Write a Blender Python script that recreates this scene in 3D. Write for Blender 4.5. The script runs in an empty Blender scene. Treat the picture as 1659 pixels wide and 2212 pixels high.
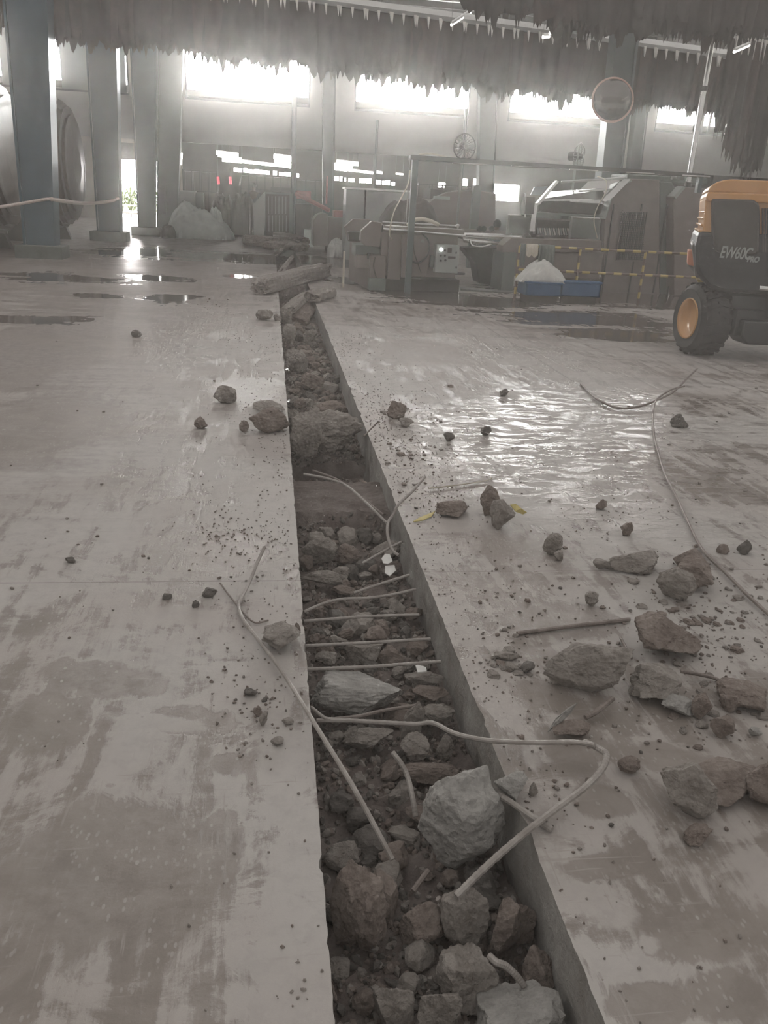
import bpy, math, random
from math import sin, cos, pi, radians
from mathutils import Vector, Matrix, noise, Euler
random.seed(7)
SC = bpy.context.scene
COL = SC.collection
# ------------------------------------------------------------------ camera
CH = 1.65; F = 1780.0; W, H = 1659, 2212
YAW, PITCH, ROLL = .147083, .363203, .055
fw = Vector((sin(YAW)*cos(PITCH), cos(YAW)*cos(PITCH), -sin(PITCH)))
rt = Vector((cos(YAW), -sin(YAW), 0)); up = rt.cross(fw)
rt2 = rt*cos(ROLL)+up*sin(ROLL); up2 = -rt*sin(ROLL)+up*cos(ROLL)
cam = bpy.data.cameras.new('camera'); camo = bpy.data.objects.new('camera', cam); COL.objects.link(camo)
m = Matrix((rt2, up2, -fw)).transposed().to_4x4(); m.translation = Vector((0, 0, CH)); camo.matrix_world = m
cam.sensor_fit = 'VERTICAL'; cam.sensor_height = 24; cam.lens = 24*F/H; cam.clip_start = .05; cam.clip_end = 400
SC.camera = camo
# ------------------------------------------------------------------ world, light, exposure
SC.view_settings.view_transform = 'Standard'; SC.view_settings.look = 'None'; SC.view_settings.gamma = 1
SC.view_settings.use_curve_mapping = False; SC.view_settings.exposure = -0.12
SKY_LOW, SKY_UP, SKY_BACK = 105, .78, .60      # glare of the overcast sky ahead near the horizon, overhead, behind
HAZE_DENSITY, HAZE_G, NEAR_VEIL = .0030, .93, .0125
w = bpy.data.worlds.new('sky'); SC.world = w; w.use_nodes = True
nt = w.node_tree; N = nt.nodes; L = nt.links
bg = N['Background']; tc = N.new('ShaderNodeTexCoord'); sp = N.new('ShaderNodeSeparateXYZ')
L.new(tc.outputs['Generated'], sp.inputs[0])
def wmap(src, a, b, c, d):
    n = N.new('ShaderNodeMapRange'); n.interpolation_type = 'SMOOTHSTEP'
    L.new(src, n.inputs[0]); n.inputs[1].default_value = a; n.inputs[2].default_value = b; n.inputs[3].default_value = c; n.inputs[4].default_value = d
    return n.outputs[0]
def wmath(op, a, b):
    n = N.new('ShaderNodeMath'); n.operation = op
    for i, v in enumerate((a, b)):
        if isinstance(v, (int, float)): n.inputs[i].default_value = v
        else: L.new(v, n.inputs[i])
    return n.outputs[0]
front = wmap(sp.outputs[1], .2, .85, 0, 1); low = wmap(sp.outputs[2], .27, .17, 0, 1)
glare = wmath('MULTIPLY', wmath('MULTIPLY', front, low), SKY_LOW)
base = wmap(sp.outputs[1], -.7, .5, SKY_BACK, SKY_UP)
L.new(wmath('ADD', glare, base), bg.inputs['Strength'])
bg.inputs['Color'].default_value = (1.0, .96, .925, 1)
cy = SC.cycles
cy.max_bounces = 4; cy.diffuse_bounces = 2; cy.glossy_bounces = 2; cy.transmission_bounces = 2; cy.transparent_max_bounces = 6; cy.volume_bounces = 1
cy.caustics_reflective = False; cy.caustics_refractive = False
cy.use_denoising = True; cy.sample_clamp_indirect = 8; cy.sample_clamp_direct = 0
cy.use_adaptive_sampling = True; cy.adaptive_threshold = .1; cy.adaptive_min_samples = 24
# ------------------------------------------------------------------ rays of the camera: where a thing seen in the photograph stands
def ray(px, py): return fw*F + rt2*(px-W/2) - up2*(py-H/2)
def G(px, py, z=0.0):
    d = ray(px, py); return Vector((0, 0, CH)) + d*((z-CH)/d.z)
def P(px, py, Y):
    d = ray(px, py); return Vector((0, 0, CH)) + d*(Y/d.y)
# ------------------------------------------------------------------ mesh helpers
class MB:
    def __init__(s): s.v = []; s.f = []; s.mi = []; s.cur = 0
    def add(s, vs, fs):
        o = len(s.v); s.v += [tuple(v) for v in vs]; s.f += [tuple(i+o for i in f) for f in fs]; s.mi += [s.cur]*len(fs); return s
    def box(s, x0, x1, y0, y1, z0, z1):
        vs = [(x, y, z) for z in (z0, z1) for y in (y0, y1) for x in (x0, x1)]
        return s.add(vs, [(0,2,3,1),(4,5,7,6),(0,1,5,4),(2,6,7,3),(0,4,6,2),(1,3,7,5)])
    def pbox(s, x0, y0, x1, y1, Y, D, z0=None):
        ym, xm = (y0+y1)/2, (x0+x1)/2
        X0, X1 = P(x0, ym, Y).x, P(x1, ym, Y).x; Z1, Z0 = P(xm, y0, Y).z, P(xm, y1, Y).z
        return s.box(X0, X1, Y, Y+D, Z0 if z0 is None else z0, Z1)
    def prism(s, pts, D):      # outline of 3D points (roughly constant Y), pushed back by D
        n = len(pts); a = [Vector(p) for p in pts]; b = [p+Vector((0, D, 0)) for p in a]
        return s.add(a+b, [tuple(range(n)), tuple(range(2*n-1, n-1, -1))] + [(i, (i+1) % n, n+(i+1) % n, n+i) for i in range(n)])
    def pprism(s, pix, Y, D): return s.prism([P(x, y, Y) for x, y in pix], D)
    def tube(s, pts, r, n=8, closed_ends=True, rib=0, ribstep=.012):
        pts = [Vector(p) for p in pts]
        rings = []; nrm = None
        for i, p in enumerate(pts):
            t = (pts[min(i+1, len(pts)-1)] - pts[max(i-1, 0)]).normalized()
            if nrm is None:
                nrm = t.orthogonal().normalized()
            nrm = (nrm - t*nrm.dot(t)).normalized(); bi = t.cross(nrm)
            rr = r[i] if isinstance(r, (list, tuple)) else r
            if rib and i % 2: rr *= 1+rib
            rings.append([p + nrm*cos(2*pi*k/n)*rr + bi*sin(2*pi*k/n)*rr for k in range(n)])
        vs = [v for R_ in rings for v in R_]; fs = []
        for i in range(len(rings)-1):
            for k in range(n): fs.append((i*n+k, i*n+(k+1) % n, (i+1)*n+(k+1) % n, (i+1)*n+k))
        if closed_ends: fs += [tuple(range(n-1, -1, -1)), tuple((len(rings)-1)*n+k for k in range(n))]
        return s.add(vs, fs)
    def lathe(s, prof, n, mat, caps=True):     # prof = [(r, t)], t along local z; mat = Matrix
        vs = []; fs = []
        for r, t in prof:
            for k in range(n): vs.append(mat @ Vector((r*cos(2*pi*k/n), r*sin(2*pi*k/n), t)))
        for i in range(len(prof)-1):
            for k in range(n): fs.append((i*n+k, i*n+(k+1) % n, (i+1)*n+(k+1) % n, (i+1)*n+k))
        if caps: fs += [tuple(range(n-1, -1, -1)), tuple((len(prof)-1)*n+k for k in range(n))]
        return s.add(vs, fs)
    def mesh(s, name, mats, smooth=False):
        me = bpy.data.meshes.new(name); me.from_pydata(s.v, [], s.f)
        for mm in (mats if isinstance(mats, list) else [mats]): me.materials.append(mm)
        if len(set(s.mi)) > 1: me.polygons.foreach_set('material_index', s.mi)
        if smooth: me.polygons.foreach_set('use_smooth', [True]*len(me.polygons))
        me.update(); return me
    def obj(s, name, mats, parent=None, smooth=False, bevel=0, **tags):
        o = bpy.data.objects.new(name, s.mesh(name, mats, smooth)); COL.objects.link(o)
        import bmesh
        bm = bmesh.new(); bm.from_mesh(o.data); bmesh.ops.recalc_face_normals(bm, faces=bm.faces); bm.to_mesh(o.data); bm.free()
        if parent is not None: o.parent = parent; o.matrix_parent_inverse = parent.matrix_world.inverted()
        if bevel:
            b = o.modifiers.new('bevel', 'BEVEL'); b.width = bevel; b.segments = 2; b.limit_method = 'ANGLE'
        for k, v in tags.items(): o[k] = v
        return o
def thing(name, label, category, loc=(0, 0, 0), group=None):
    o = bpy.data.objects.new(name, None); COL.objects.link(o); o.location = loc; o.empty_display_size = .1
    o.matrix_world = Matrix.Translation(Vector(loc))
    o['label'] = label; o['category'] = category
    if group: o['group'] = group
    return o
def T(label, category, group=None, kind=None):
    d = dict(label=label, category=category)
    if group: d['group'] = group
    if kind: d['kind'] = kind
    return d
def smooth(pts, k=8):           # Catmull-Rom through the points
    pts = [Vector(p) for p in pts]; q = [2*pts[0]-pts[1]] + pts + [2*pts[-1]-pts[-2]]; out = []
    for i in range(1, len(q)-2):
        for j in range(k):
            t = j/k; a, b, c, d = q[i-1], q[i], q[i+1], q[i+2]
            out.append(.5*((2*b)+(c-a)*t+(2*a-5*b+4*c-d)*t*t+(-a+3*b-3*c+d)*t**3))
    return out + [pts[-1]]
def fbm(v, o=4): return noise.fractal(Vector(v), 1.0, 2.1, o)
# ------------------------------------------------------------------ materials
def mat(name, col, rough=.6, metal=0, var=0, scale=3, bump=0, bscale=20, col2=None, emit=None, estr=0, spec=.5):
    m = bpy.data.materials.new(name); m.use_nodes = True; nt = m.node_tree; N = nt.nodes; L = nt.links
    b = N['Principled BSDF']; b.inputs['Roughness'].default_value = rough; b.inputs['Metallic'].default_value = metal
    b.inputs['Specular IOR Level'].default_value = spec
    b.inputs['Base Color'].default_value = (*col, 1)
    tc = N.new('ShaderNodeTexCoord')
    if var or col2:
        n = N.new('ShaderNodeTexNoise'); n.inputs['Scale'].default_value = scale; n.inputs['Detail'].default_value = 6; n.inputs['Roughness'].default_value = .65
        L.new(tc.outputs['Object'], n.inputs['Vector'])
        r = N.new('ShaderNodeValToRGB'); r.color_ramp.elements[0].position = .35; r.color_ramp.elements[1].position = .65
        c2 = col2 or tuple(min(1, c*(1+var)) for c in col); c1 = col if col2 else tuple(c*(1-var) for c in col)
        r.color_ramp.elements[0].color = (*c1, 1); r.color_ramp.elements[1].color = (*c2, 1)
        L.new(n.outputs['Fac'], r.inputs[0]); L.new(r.outputs[0], b.inputs['Base Color'])
    if bump:
        n = N.new('ShaderNodeTexNoise'); n.inputs['Scale'].default_value = bscale; n.inputs['Detail'].default_value = 5; n.inputs['Roughness'].default_value = .7
        L.new(tc.outputs['Object'], n.inputs['Vector'])
        bp = N.new('ShaderNodeBump'); bp.inputs['Strength'].default_value = bump; bp.inputs['Distance'].default_value = .01
        L.new(n.outputs['Fac'], bp.inputs['Height']); L.new(bp.outputs[0], b.inputs['Normal'])
    if emit: b.inputs['Emission Color'].default_value = (*emit, 1); b.inputs['Emission Strength'].default_value = estr
    return m
M = {}
M['wall'] = mat('painted_wall', (.46, .46, .44), .8, var=.06, scale=.6, spec=.2)
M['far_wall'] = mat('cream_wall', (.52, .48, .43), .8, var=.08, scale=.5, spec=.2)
M['gloom_wall'] = mat('gloom_toned_wall', (.12, .11, .10), .8, var=.2, scale=.6, spec=.2)  # darker copy of the far wall: the hall's gloom is put into the colour
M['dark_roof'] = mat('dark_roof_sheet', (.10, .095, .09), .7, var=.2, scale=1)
M['column_blue'] = mat('blue_paint', (.016, .052, .082), .34, var=.12, scale=2)
M['column_grey'] = mat('grey_green_paint', (.065, .085, .085), .5, var=.12, scale=2)
M['plinth'] = mat('concrete_plinth', (.10, .11, .10), .8, var=.2, scale=5, bump=.3)
M['steel'] = mat('dull_steel', (.22, .22, .21), .4, .7, var=.15, scale=4)
M['stainless'] = mat('stainless_steel', (.62, .62, .60), .22, .95)
M['dark_steel'] = mat('dark_steel', (.06, .06, .058), .5, .3, var=.2)
M['black'] = mat('black_plastic', (.02, .02, .021), .45, var=.2)
M['rubber'] = mat('tyre_rubber', (.028, .026, .025), .8, var=.3, scale=8, bump=.4, bscale=30)
M['yellow'] = mat('excavator_yellow', (.52, .27, .09), .3, var=.06)
M['yellow_stripe'] = mat('barrier_yellow', (.42, .32, .11), .5)
M['brown_stripe'] = mat('barrier_brown', (.12, .085, .07), .5)
M['orange'] = mat('lamp_orange', (.55, .20, .10), .4)
M['beige'] = mat('machine_beige', (.165, .138, .124), .5, var=.10, scale=2.5)
M['greenish'] = mat('machine_green_grey', (.12, .14, .125), .5, var=.10, scale=2)
M['cabinet'] = mat('cabinet_grey', (.27, .29, .275), .5, var=.06)
M['machine_dark'] = mat('machine_dark', (.055, .05, .045), .6, var=.2, scale=3)
M['hide'] = mat('leather_hide', (.034, .027, .023), .75, var=.35, scale=2.2, bump=.5, bscale=9)
M['hide_red'] = mat('leather_hide_brown', (.055, .036, .030), .75, var=.35, scale=2.2, bump=.5, bscale=9)
M['clip'] = mat('pale_clip', (.62, .60, .56), .5)
M['wood'] = mat('drum_wood', (.055, .030, .022), .42, var=.35, scale=4, bump=.4)
M['tarp'] = mat('pale_tarpaulin', (.60, .66, .62), .7, var=.10, scale=4, bump=.5, bscale=6)
M['sack'] = mat('white_sack', (.60, .60, .57), .7, var=.08, scale=8, bump=.6, bscale=14)
M['blue_plastic'] = mat('blue_plastic', (.025, .09, .20), .5, var=.1)
M['bag_blue'] = mat('bag_blue', (.06, .25, .62), .5)
M['red'] = mat('red_paint', (.26, .07, .065), .5, var=.2)
M['red_lamp'] = mat('red_lamp', (.5, .02, .03), .4, emit=(1, .1, .13), estr=1.6)
M['tube'] = mat('tube_light', (.9, .9, .9), .4, emit=(1, .98, .93), estr=9)
M['tube_dim'] = mat('tube_light_dim', (.9, .9, .9), .4, emit=(1, .97, .9), estr=3)
M['indicator'] = mat('indicator_light', (.9, .9, .9), .4, emit=(1, 1, .95), estr=5)
M['cord'] = mat('cream_cord', (.50, .46, .38), .6)
M['rope'] = mat('pink_white_rope', (.50, .38, .35), .8, col2=(.62, .56, .52), scale=30)
M['screen'] = mat('control_screen', (.25, .28, .32), .25)
M['leaf_green'] = mat('plant_leaf', (.20, .30, .07), .5, var=.4, scale=3)
M['leaf_yellow'] = mat('dry_leaf', (.50, .42, .16), .6, var=.2, scale=20)
M['skin'] = mat('skin', (.09, .055, .04), .6)
M['cloth_dark'] = mat('dark_shirt', (.045, .05, .055), .8, var=.2)
M['cloth_blue'] = mat('blue_grey_shirt', (.10, .135, .15), .8, var=.2)
M['hair'] = mat('black_hair', (.015, .013, .012), .6)
M['white_tile'] = mat('white_tile_scrap', (.62, .61, .58), .5, var=.06)
M['white_paint'] = mat('white_rail', (.75, .75, .73), .5)
M['soil'] = mat('trench_soil', (.125, .10, .09), .9, col2=(.20, .175, .16), scale=6, bump=1, bscale=35, spec=.2)
M['rebar'] = mat('rusty_rebar', (.25, .225, .205), .6, .15, col2=(.36, .335, .31), scale=14)
M['rebar_dark'] = mat('dark_rebar', (.15, .125, .11), .6, .15, col2=(.23, .195, .175), scale=14)
def rockmat(name, a, b):
    m = bpy.data.materials.new(name); m.use_nodes = True; nt = m.node_tree; N = nt.nodes; L = nt.links
    p = N['Principled BSDF']; p.inputs['Roughness'].default_value = .9; p.inputs['Specular IOR Level'].default_value = .2
    tc = N.new('ShaderNodeTexCoord')
    n = N.new('ShaderNodeTexNoise'); n.inputs['Scale'].default_value = 11; n.inputs['Detail'].default_value = 9; n.inputs['Roughness'].default_value = .8
    L.new(tc.outputs['Object'], n.inputs['Vector'])
    r = N.new('ShaderNodeValToRGB'); r.color_ramp.elements[0].position = .36; r.color_ramp.elements[1].position = .62
    r.color_ramp.elements[0].color = (*a, 1); r.color_ramp.elements[1].color = (*b, 1)
    L.new(n.outputs['Fac'], r.inputs[0]); L.new(r.outputs[0], p.inputs['Base Color'])
    n2 = N.new('ShaderNodeTexNoise'); n2.inputs['Scale'].default_value = 45; n2.inputs['Detail'].default_value = 6; n2.inputs['Roughness'].default_value = .75
    vo = N.new('ShaderNodeTexVoronoi'); vo.inputs['Scale'].default_value = 38
    L.new(tc.outputs['Object'], n2.inputs['Vector']); L.new(tc.outputs['Object'], vo.inputs['Vector'])
    ad = N.new('ShaderNodeMath'); ad.operation = 'ADD'; L.new(n2.outputs['Fac'], ad.inputs[0]); L.new(vo.outputs['Distance'], ad.inputs[1])
    bp = N.new('ShaderNodeBump'); bp.inputs['Strength'].default_value = .95; bp.inputs['Distance'].default_value = .012
    L.new(ad.outputs[0], bp.inputs['Height']); L.new(bp.outputs[0], p.inputs['Normal'])
    return m
M['rock'] = rockmat('broken_concrete', (.205, .182, .162), (.385, .355, .325))
M['crumb'] = rockmat('concrete_crumb', (.22, .195, .175), (.33, .30, .275))
M['rock_pink'] = rockmat('brownish_concrete', (.165, .132, .115), (.315, .27, .24))
M['rock_pale'] = rockmat('pale_concrete', (.30, .29, .27), (.47, .455, .43))
M['rock_dark'] = rockmat('dark_concrete', (.115, .105, .095), (.20, .185, .17))
def floor_material():
    m = bpy.data.materials.new('dusty_concrete_floor'); m.use_nodes = True; nt = m.node_tree; N = nt.nodes; L = nt.links
    p = N['Principled BSDF']; tc = N.new('ShaderNodeTexCoord'); pos = tc.outputs['Object']
    def mapping(src, sc, rot=0, loc=(0, 0, 0)):
        n = N.new('ShaderNodeMapping'); n.inputs['Scale'].default_value = sc; n.inputs['Rotation'].default_value = (0, 0, rot); n.inputs['Location'].default_value = loc
        L.new(src, n.inputs[0]); return n.outputs[0]
    def nz(src, s, d=5, r=.6, dist=0):
        n = N.new('ShaderNodeTexNoise'); n.inputs['Scale'].default_value = s; n.inputs['Detail'].default_value = d; n.inputs['Roughness'].default_value = r; n.inputs['Distortion'].default_value = dist
        L.new(src, n.inputs['Vector']); return n.outputs['Fac']
    def mr(src, a, b, c=0, d=1):
        n = N.new('ShaderNodeMapRange'); n.interpolation_type = 'SMOOTHSTEP'; L.new(src, n.inputs[0])
        for i, v in enumerate((a, b, c, d)): n.inputs[i+1].default_value = v
        return n.outputs[0]
    def ma(op, a, b=None, c=None):
        n = N.new('ShaderNodeMath'); n.operation = op
        for i, v in enumerate((a, b, c)):
            if v is None: continue
            if isinstance(v, (int, float)): n.inputs[i].default_value = v
            else: L.new(v, n.inputs[i])
        return n.outputs[0]
    def mixc(f, a, b):
        n = N.new('ShaderNodeMix'); n.data_type = 'RGBA'
        if isinstance(f, (int, float)): n.inputs[0].default_value = f
        else: L.new(f, n.inputs[0])
        for i, v in ((6, a), (7, b)):
            if isinstance(v, tuple): n.inputs[i].default_value = (*v, 1)
            else: L.new(v, n.inputs[i])
        return n.outputs[2]
    sx = N.new('ShaderNodeSeparateXYZ'); L.new(pos, sx.inputs[0]); X, Y = sx.outputs[0], sx.outputs[1]
    at = N.new('ShaderNodeAttribute'); at.attribute_name = 'stains'; sa = N.new('ShaderNodeSeparateColor'); L.new(at.outputs['Color'], sa.inputs[0])
    at2 = N.new('ShaderNodeAttribute'); at2.attribute_name = 'smears'; sb = N.new('ShaderNodeSeparateColor'); L.new(at2.outputs['Color'], sb.inputs[0])
    big = nz(pos, .75, 4, .55, .4)
    mid = nz(mapping(pos, (1, 1.2, 1), .5), 2.6, 7, .68, .9)
    # scrape strokes: noise pulled out along two headings
    st1 = nz(mapping(pos, (5.5, .75, 1), 1.05), 1.6, 6, .62, .35)
    st2 = nz(mapping(pos, (6, .7, 1), -.95), 1.3, 6, .62, .5)
    st3 = nz(mapping(pos, (9, .5, 1), 1.75), 1.5, 5, .6, .2)
    fine = nz(pos, 60, 6, .75); fine2 = nz(pos, 14, 6, .7)
    s = ma('ADD', ma('MULTIPLY', st1, .9), ma('ADD', ma('MULTIPLY', st2, .7), ma('ADD', ma('MULTIPLY', mid, 1.1), ma('MULTIPLY', big, .9))))
    s = ma('ADD', s, ma('ADD', ma('MULTIPLY', st3, .55), ma('MULTIPLY', fine2, .25)))
    dust = ma('ADD', ma('MULTIPLY', mr(s, 2.06, 2.20), .72), ma('MULTIPLY', mr(s, 1.85, 2.5), .28))
    edge = mr(ma('ABSOLUTE', ma('SUBTRACT', X, .43)), .75, .25)                # thicker dust at the trench lip
    dust = ma('MINIMUM', 1, ma('ADD', dust, ma('MULTIPLY', edge, ma('MULTIPLY', mr(mid, .4, .55), .8))))
    worn = ma('MULTIPLY', mr(X, -.25, -1.7), mr(Y, 3.2, 5.5)); strk = nz(mapping(pos, (.45, 3.2, 1), .12), 1.3, 7, .7, .5)
    dust = ma('MULTIPLY', dust, ma('SUBTRACT', 1, ma('MULTIPLY', worn, mr(strk, .62, .44, .25, .95))))
    dust = ma('MULTIPLY', dust, mr(ma('ADD', strk, ma('MULTIPLY', mr(Y, 6, 3), .3)), .40, .47, .45, 1))
    # patches scraped clean that the photograph shows (metres on the floor)
    rag = ma('ADD', ma('MULTIPLY', ma('SUBTRACT', mid, .5), .8), ma('MULTIPLY', ma('SUBTRACT', st1, .5), .7))
    rag = ma('ADD', rag, ma('MULTIPLY', ma('SUBTRACT', fine2, .5), .25))
    clean = ma('MULTIPLY', mr(ma('ADD', sa.outputs[0], ma('MULTIPLY', rag, 1.15)), .46, .56), mr(ma('ADD', st2, ma('MULTIPLY', fine2, .3)), .50, .56, .55, 1))
    powd = mr(ma('ADD', sa.outputs[1], ma('MULTIPLY', rag, .8)), .40, .66)
    dust = ma('MULTIPLY', dust, ma('SUBTRACT', 1, ma('MULTIPLY', clean, .86)))
    dust = ma('MAXIMUM', dust, ma('MULTIPLY', powd, .92))
    wet = mr(ma('ADD', sa.outputs[2], ma('MULTIPLY', ma('ADD', rag, ma('MULTIPLY', ma('SUBTRACT', nz(mapping(pos, (.5, 1.6, 1)), 1.1, 5, .65), .5), 1.9)), .75)), .49, .54)
    dusty = ma('MULTIPLY', dust, ma('SUBTRACT', 1, ma('MULTIPLY', wet, .9)))
    bare = mixc(mr(mid, .35, .65), (.185, .160, .140), (.235, .205, .182))
    bare = mixc(mr(big, .42, .6), bare, mixc(mr(fine2, .35, .65), (.175, .150, .136), (.255, .228, .208)))
    dc = mixc(mr(big, .4, .62), (.365, .335, .312), (.395, .375, .352))
    dc = mixc(ma('MULTIPLY', mr(fine2, .55, .35), .35), dc, (.30, .28, .262))
    col = mixc(dusty, bare, dc)
    col = mixc(ma('MULTIPLY', wet, .62), col, (.085, .072, .066))
    # drops and flecks of dry dust
    vo = N.new('ShaderNodeTexVoronoi'); vo.inputs['Scale'].default_value = 21; L.new(mapping(pos, (1, .6, 1), .3), vo.inputs['Vector'])
    vf = N.new('ShaderNodeTexVoronoi'); vf.inputs['Scale'].default_value = 52; L.new(mapping(pos, (1, .5, 1), -.5), vf.inputs['Vector'])
    fine_fleck = ma('MULTIPLY', mr(vf.outputs['Distance'], .26, .16), mr(nz(pos, 5.5, 4), .44, .56))
    fleck = ma('MULTIPLY', mr(vo.outputs['Distance'], .14, .09), mr(nz(pos, 3.3, 3), .46, .56))
    col = mixc(ma('MULTIPLY', ma('MAXIMUM', ma('MULTIPLY', fleck, .8), ma('MULTIPLY', fine_fleck, .55)), ma('SUBTRACT', 1, wet)), col, (.37, .345, .32))
    vd = N.new('ShaderNodeTexVoronoi'); vd.inputs['Scale'].default_value = 17; L.new(pos, vd.inputs['Vector'])
    crumb = ma('MULTIPLY', mr(vd.outputs['Distance'], .10, .07), mr(nz(pos, 1.7, 3), .52, .62))
    col = mixc(ma('MULTIPLY', crumb, .35), col, (.15, .13, .12))
    sc1 = nz(mapping(pos, (3, 60, 1), .42), 1.0, 3, .6, .15); sc2 = nz(mapping(pos, (55, 2.5, 1), .5), 1.0, 3, .6, .2); sc3 = nz(mapping(pos, (40, 3, 1), -.75), 1.0, 3, .6, .2)
    scr = ma('MAXIMUM', mr(sc1, .63, .68), ma('MAXIMUM', mr(sc2, .64, .69), mr(sc3, .64, .69)))
    scr = ma('MULTIPLY', scr, mr(nz(pos, 1.9, 4, .6), .45, .6))
    col = mixc(ma('MULTIPLY', scr, .45), col, mixc(dusty, (.38, .35, .32), (.27, .24, .215)))
    # saw-cut joints of the floor
    def joint(coord, at, wd): return mr(ma('ABSOLUTE', ma('SUBTRACT', coord, at)), wd, wd*.4)
    jn = ma('MULTIPLY', joint(Y, 3.42, .006), mr(X, .3, .1))
    for e in (joint(Y, 3.50, .005),): jn = ma('MAXIMUM', jn, ma('MULTIPLY', e, mr(X, .6, .8)))
    jn = ma('MAXIMUM', jn, joint(X, G(1200, 800).x, .012))
    col = mixc(ma('MULTIPLY', jn, .55), col, (.12, .10, .09))
    L.new(col, p.inputs['Base Color'])
    # shine: dust is matt, trowelled concrete has a sheen, water mirrors; smeared slurry on the right shines in strokes
    slurry = mr(sb.outputs[0], .35, .6)
    stroke = mr(nz(mapping(pos, (2.2, 5.2, 1), .25), 2.2, 6, .6, .8), .46, .54)
    rough = ma('SUBTRACT', ma('ADD', ma('MULTIPLY', dusty, .30), .48), ma('MULTIPLY', ma('MULTIPLY', slurry, stroke), .46))
    wide = mr(Y, 12, 24); rough = ma('SUBTRACT', rough, ma('MULTIPLY', wide, ma('MULTIPLY', mr(mid, .35, .6), .18)))
    rough = ma('MAXIMUM', rough, .12); rough = ma('ADD', ma('MULTIPLY', rough, ma('SUBTRACT', 1, wet)), ma('MULTIPLY', wet, .07))
    L.new(rough, p.inputs['Roughness'])
    p.inputs['Specular IOR Level'].default_value = .33
    hgt = ma('ADD', ma('MULTIPLY', fine, .25), ma('ADD', ma('MULTIPLY', dust, .5), ma('MULTIPLY', fine2, .6)))
    hgt = ma('MULTIPLY', hgt, ma('SUBTRACT', 1, ma('MULTIPLY', wet, .93)))
    hgt = ma('ADD', hgt, ma('MULTIPLY', ma('MULTIPLY', slurry, stroke), .8))
    bp = N.new('ShaderNodeBump'); bp.inputs['Strength'].default_value = .55; bp.inputs['Distance'].default_value = .006
    L.new(hgt, bp.inputs['Height']); L.new(bp.outputs[0], p.inputs['Normal'])
    return m
def e_px(cx, cy_, wx, wy, rot=0, wob=.2, ws=2.0, soft=.1):   # blob on the floor from where it appears
    c = G(cx, cy_); a = G(cx-wx/2, cy_); b = G(cx+wx/2, cy_); t = G(cx, cy_-wy/2); u = G(cx, cy_+wy/2)
    return (c.x, c.y, (b-a).length/2, (t-u).length/2, rot, wob, ws, soft)
CLEAN = [e_px(215, 1465, 300, 75, -.32, .10, 4), e_px(250, 1880, 520, 330, .1, .18, 2.2), e_px(480, 1190, 190, 90, 0, .3, 3, .3), e_px(420, 1560, 210, 60, -.25, .2, 4),
         e_px(500, 1650, 120, 50, 0, .25, 5), e_px(100, 1560, 200, 140, 0, .3, 3), e_px(1210, 1620, 90, 130, .3, .15, 4), e_px(1300, 1730, 130, 70, 0, .2, 5), e_px(1330, 1870, 260, 60, 0, .15, 4),
         e_px(1500, 2010, 340, 120, 0, .2, 3), e_px(1400, 2170, 200, 90, 0, .3, 3), e_px(1580, 2150, 180, 110, 0, .2, 3), e_px(1170, 1500, 130, 60, -.5, .12, 5), e_px(1450, 1640, 160, 60, -.3, .3, 4),
         e_px(90, 740, 300, 140, 0, .3, 1, .4), e_px(120, 900, 260, 120, 0, .4, 1, .4), e_px(1200, 1340, 240, 70, 0, .4, 2, .4), e_px(1120, 1180, 260, 60, 0, .4, 2, .4)]
POWDER = [e_px(615, 1300, 60, 70, 0, .2, 4), e_px(600, 1620, 110, 300, 0, .3, 2.5, .3), e_px(330, 1560, 330, 34, -.3, .2, 4, .3), e_px(560, 1010, 120, 200, 0, .4, 2, .5), e_px(560, 1480, 130, 160, 0, .4, 2.5, .4),
          e_px(1300, 1960, 160, 50, 0, .3, 4, .3), e_px(1150, 1640, 50, 100, 0, .3, 4, .3), e_px(1240, 1790, 120, 60, 0, .3, 4, .3), e_px(1330, 1980, 130, 70, .2, .25, 4, .3), e_px(1400, 2040, 60, 50, 0, .3, 4, .3), e_px(380, 1330, 240, 50, 0, .4, 3, .4),
          e_px(1000, 1120, 200, 70, 0, .4, 3, .4), e_px(900, 760, 240, 60, 0, .4, 1, .5)]
WET = [e_px(300, 545, 200, 24, 0, .25, .5), e_px(370, 645, 130, 20, 0, .3, .9), e_px(200, 640, 120, 12, 0, .3, .9), e_px(1020, 650, 320, 34, 0, .12, .8), e_px(1270, 690, 360, 36, -.12, .25, .9),
       e_px(1330, 722, 220, 26, -.1, .35, 1.5), e_px(1350, 640, 400, 40, 0, .1, .8), e_px(520, 597, 60, 7, 0, .2, 1), e_px(760, 608, 90, 14, 0, .3, 1), e_px(600, 560, 500, 22, 0, .35, .6), e_px(880, 630, 140, 26, 0, .15, 1), e_px(60, 690, 300, 16, .15, .3, .9), e_px(330, 600, 160, 16, 0, .5, .9), e_px(130, 600, 300, 18, 0, .5, .6)]
SLURRY = [(3.1, 5.6, 1.9, 2.0, 0)]
def field(lst, x, y):
    best = 0
    for e in lst:
        cx, cy_, rx, ry, rot = e[:5]
        dx, dy = x-cx, y-cy_
        if abs(dx) > 2.6*max(rx, ry) or abs(dy) > 2.6*max(rx, ry): continue
        c, s_ = cos(rot), sin(rot)
        d = math.hypot((dx*c+dy*s_)/rx, (-dx*s_+dy*c)/ry); best = max(best, 1-d/2)
    return max(0, best)          # .5 on the rim, 1 in the middle
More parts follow.
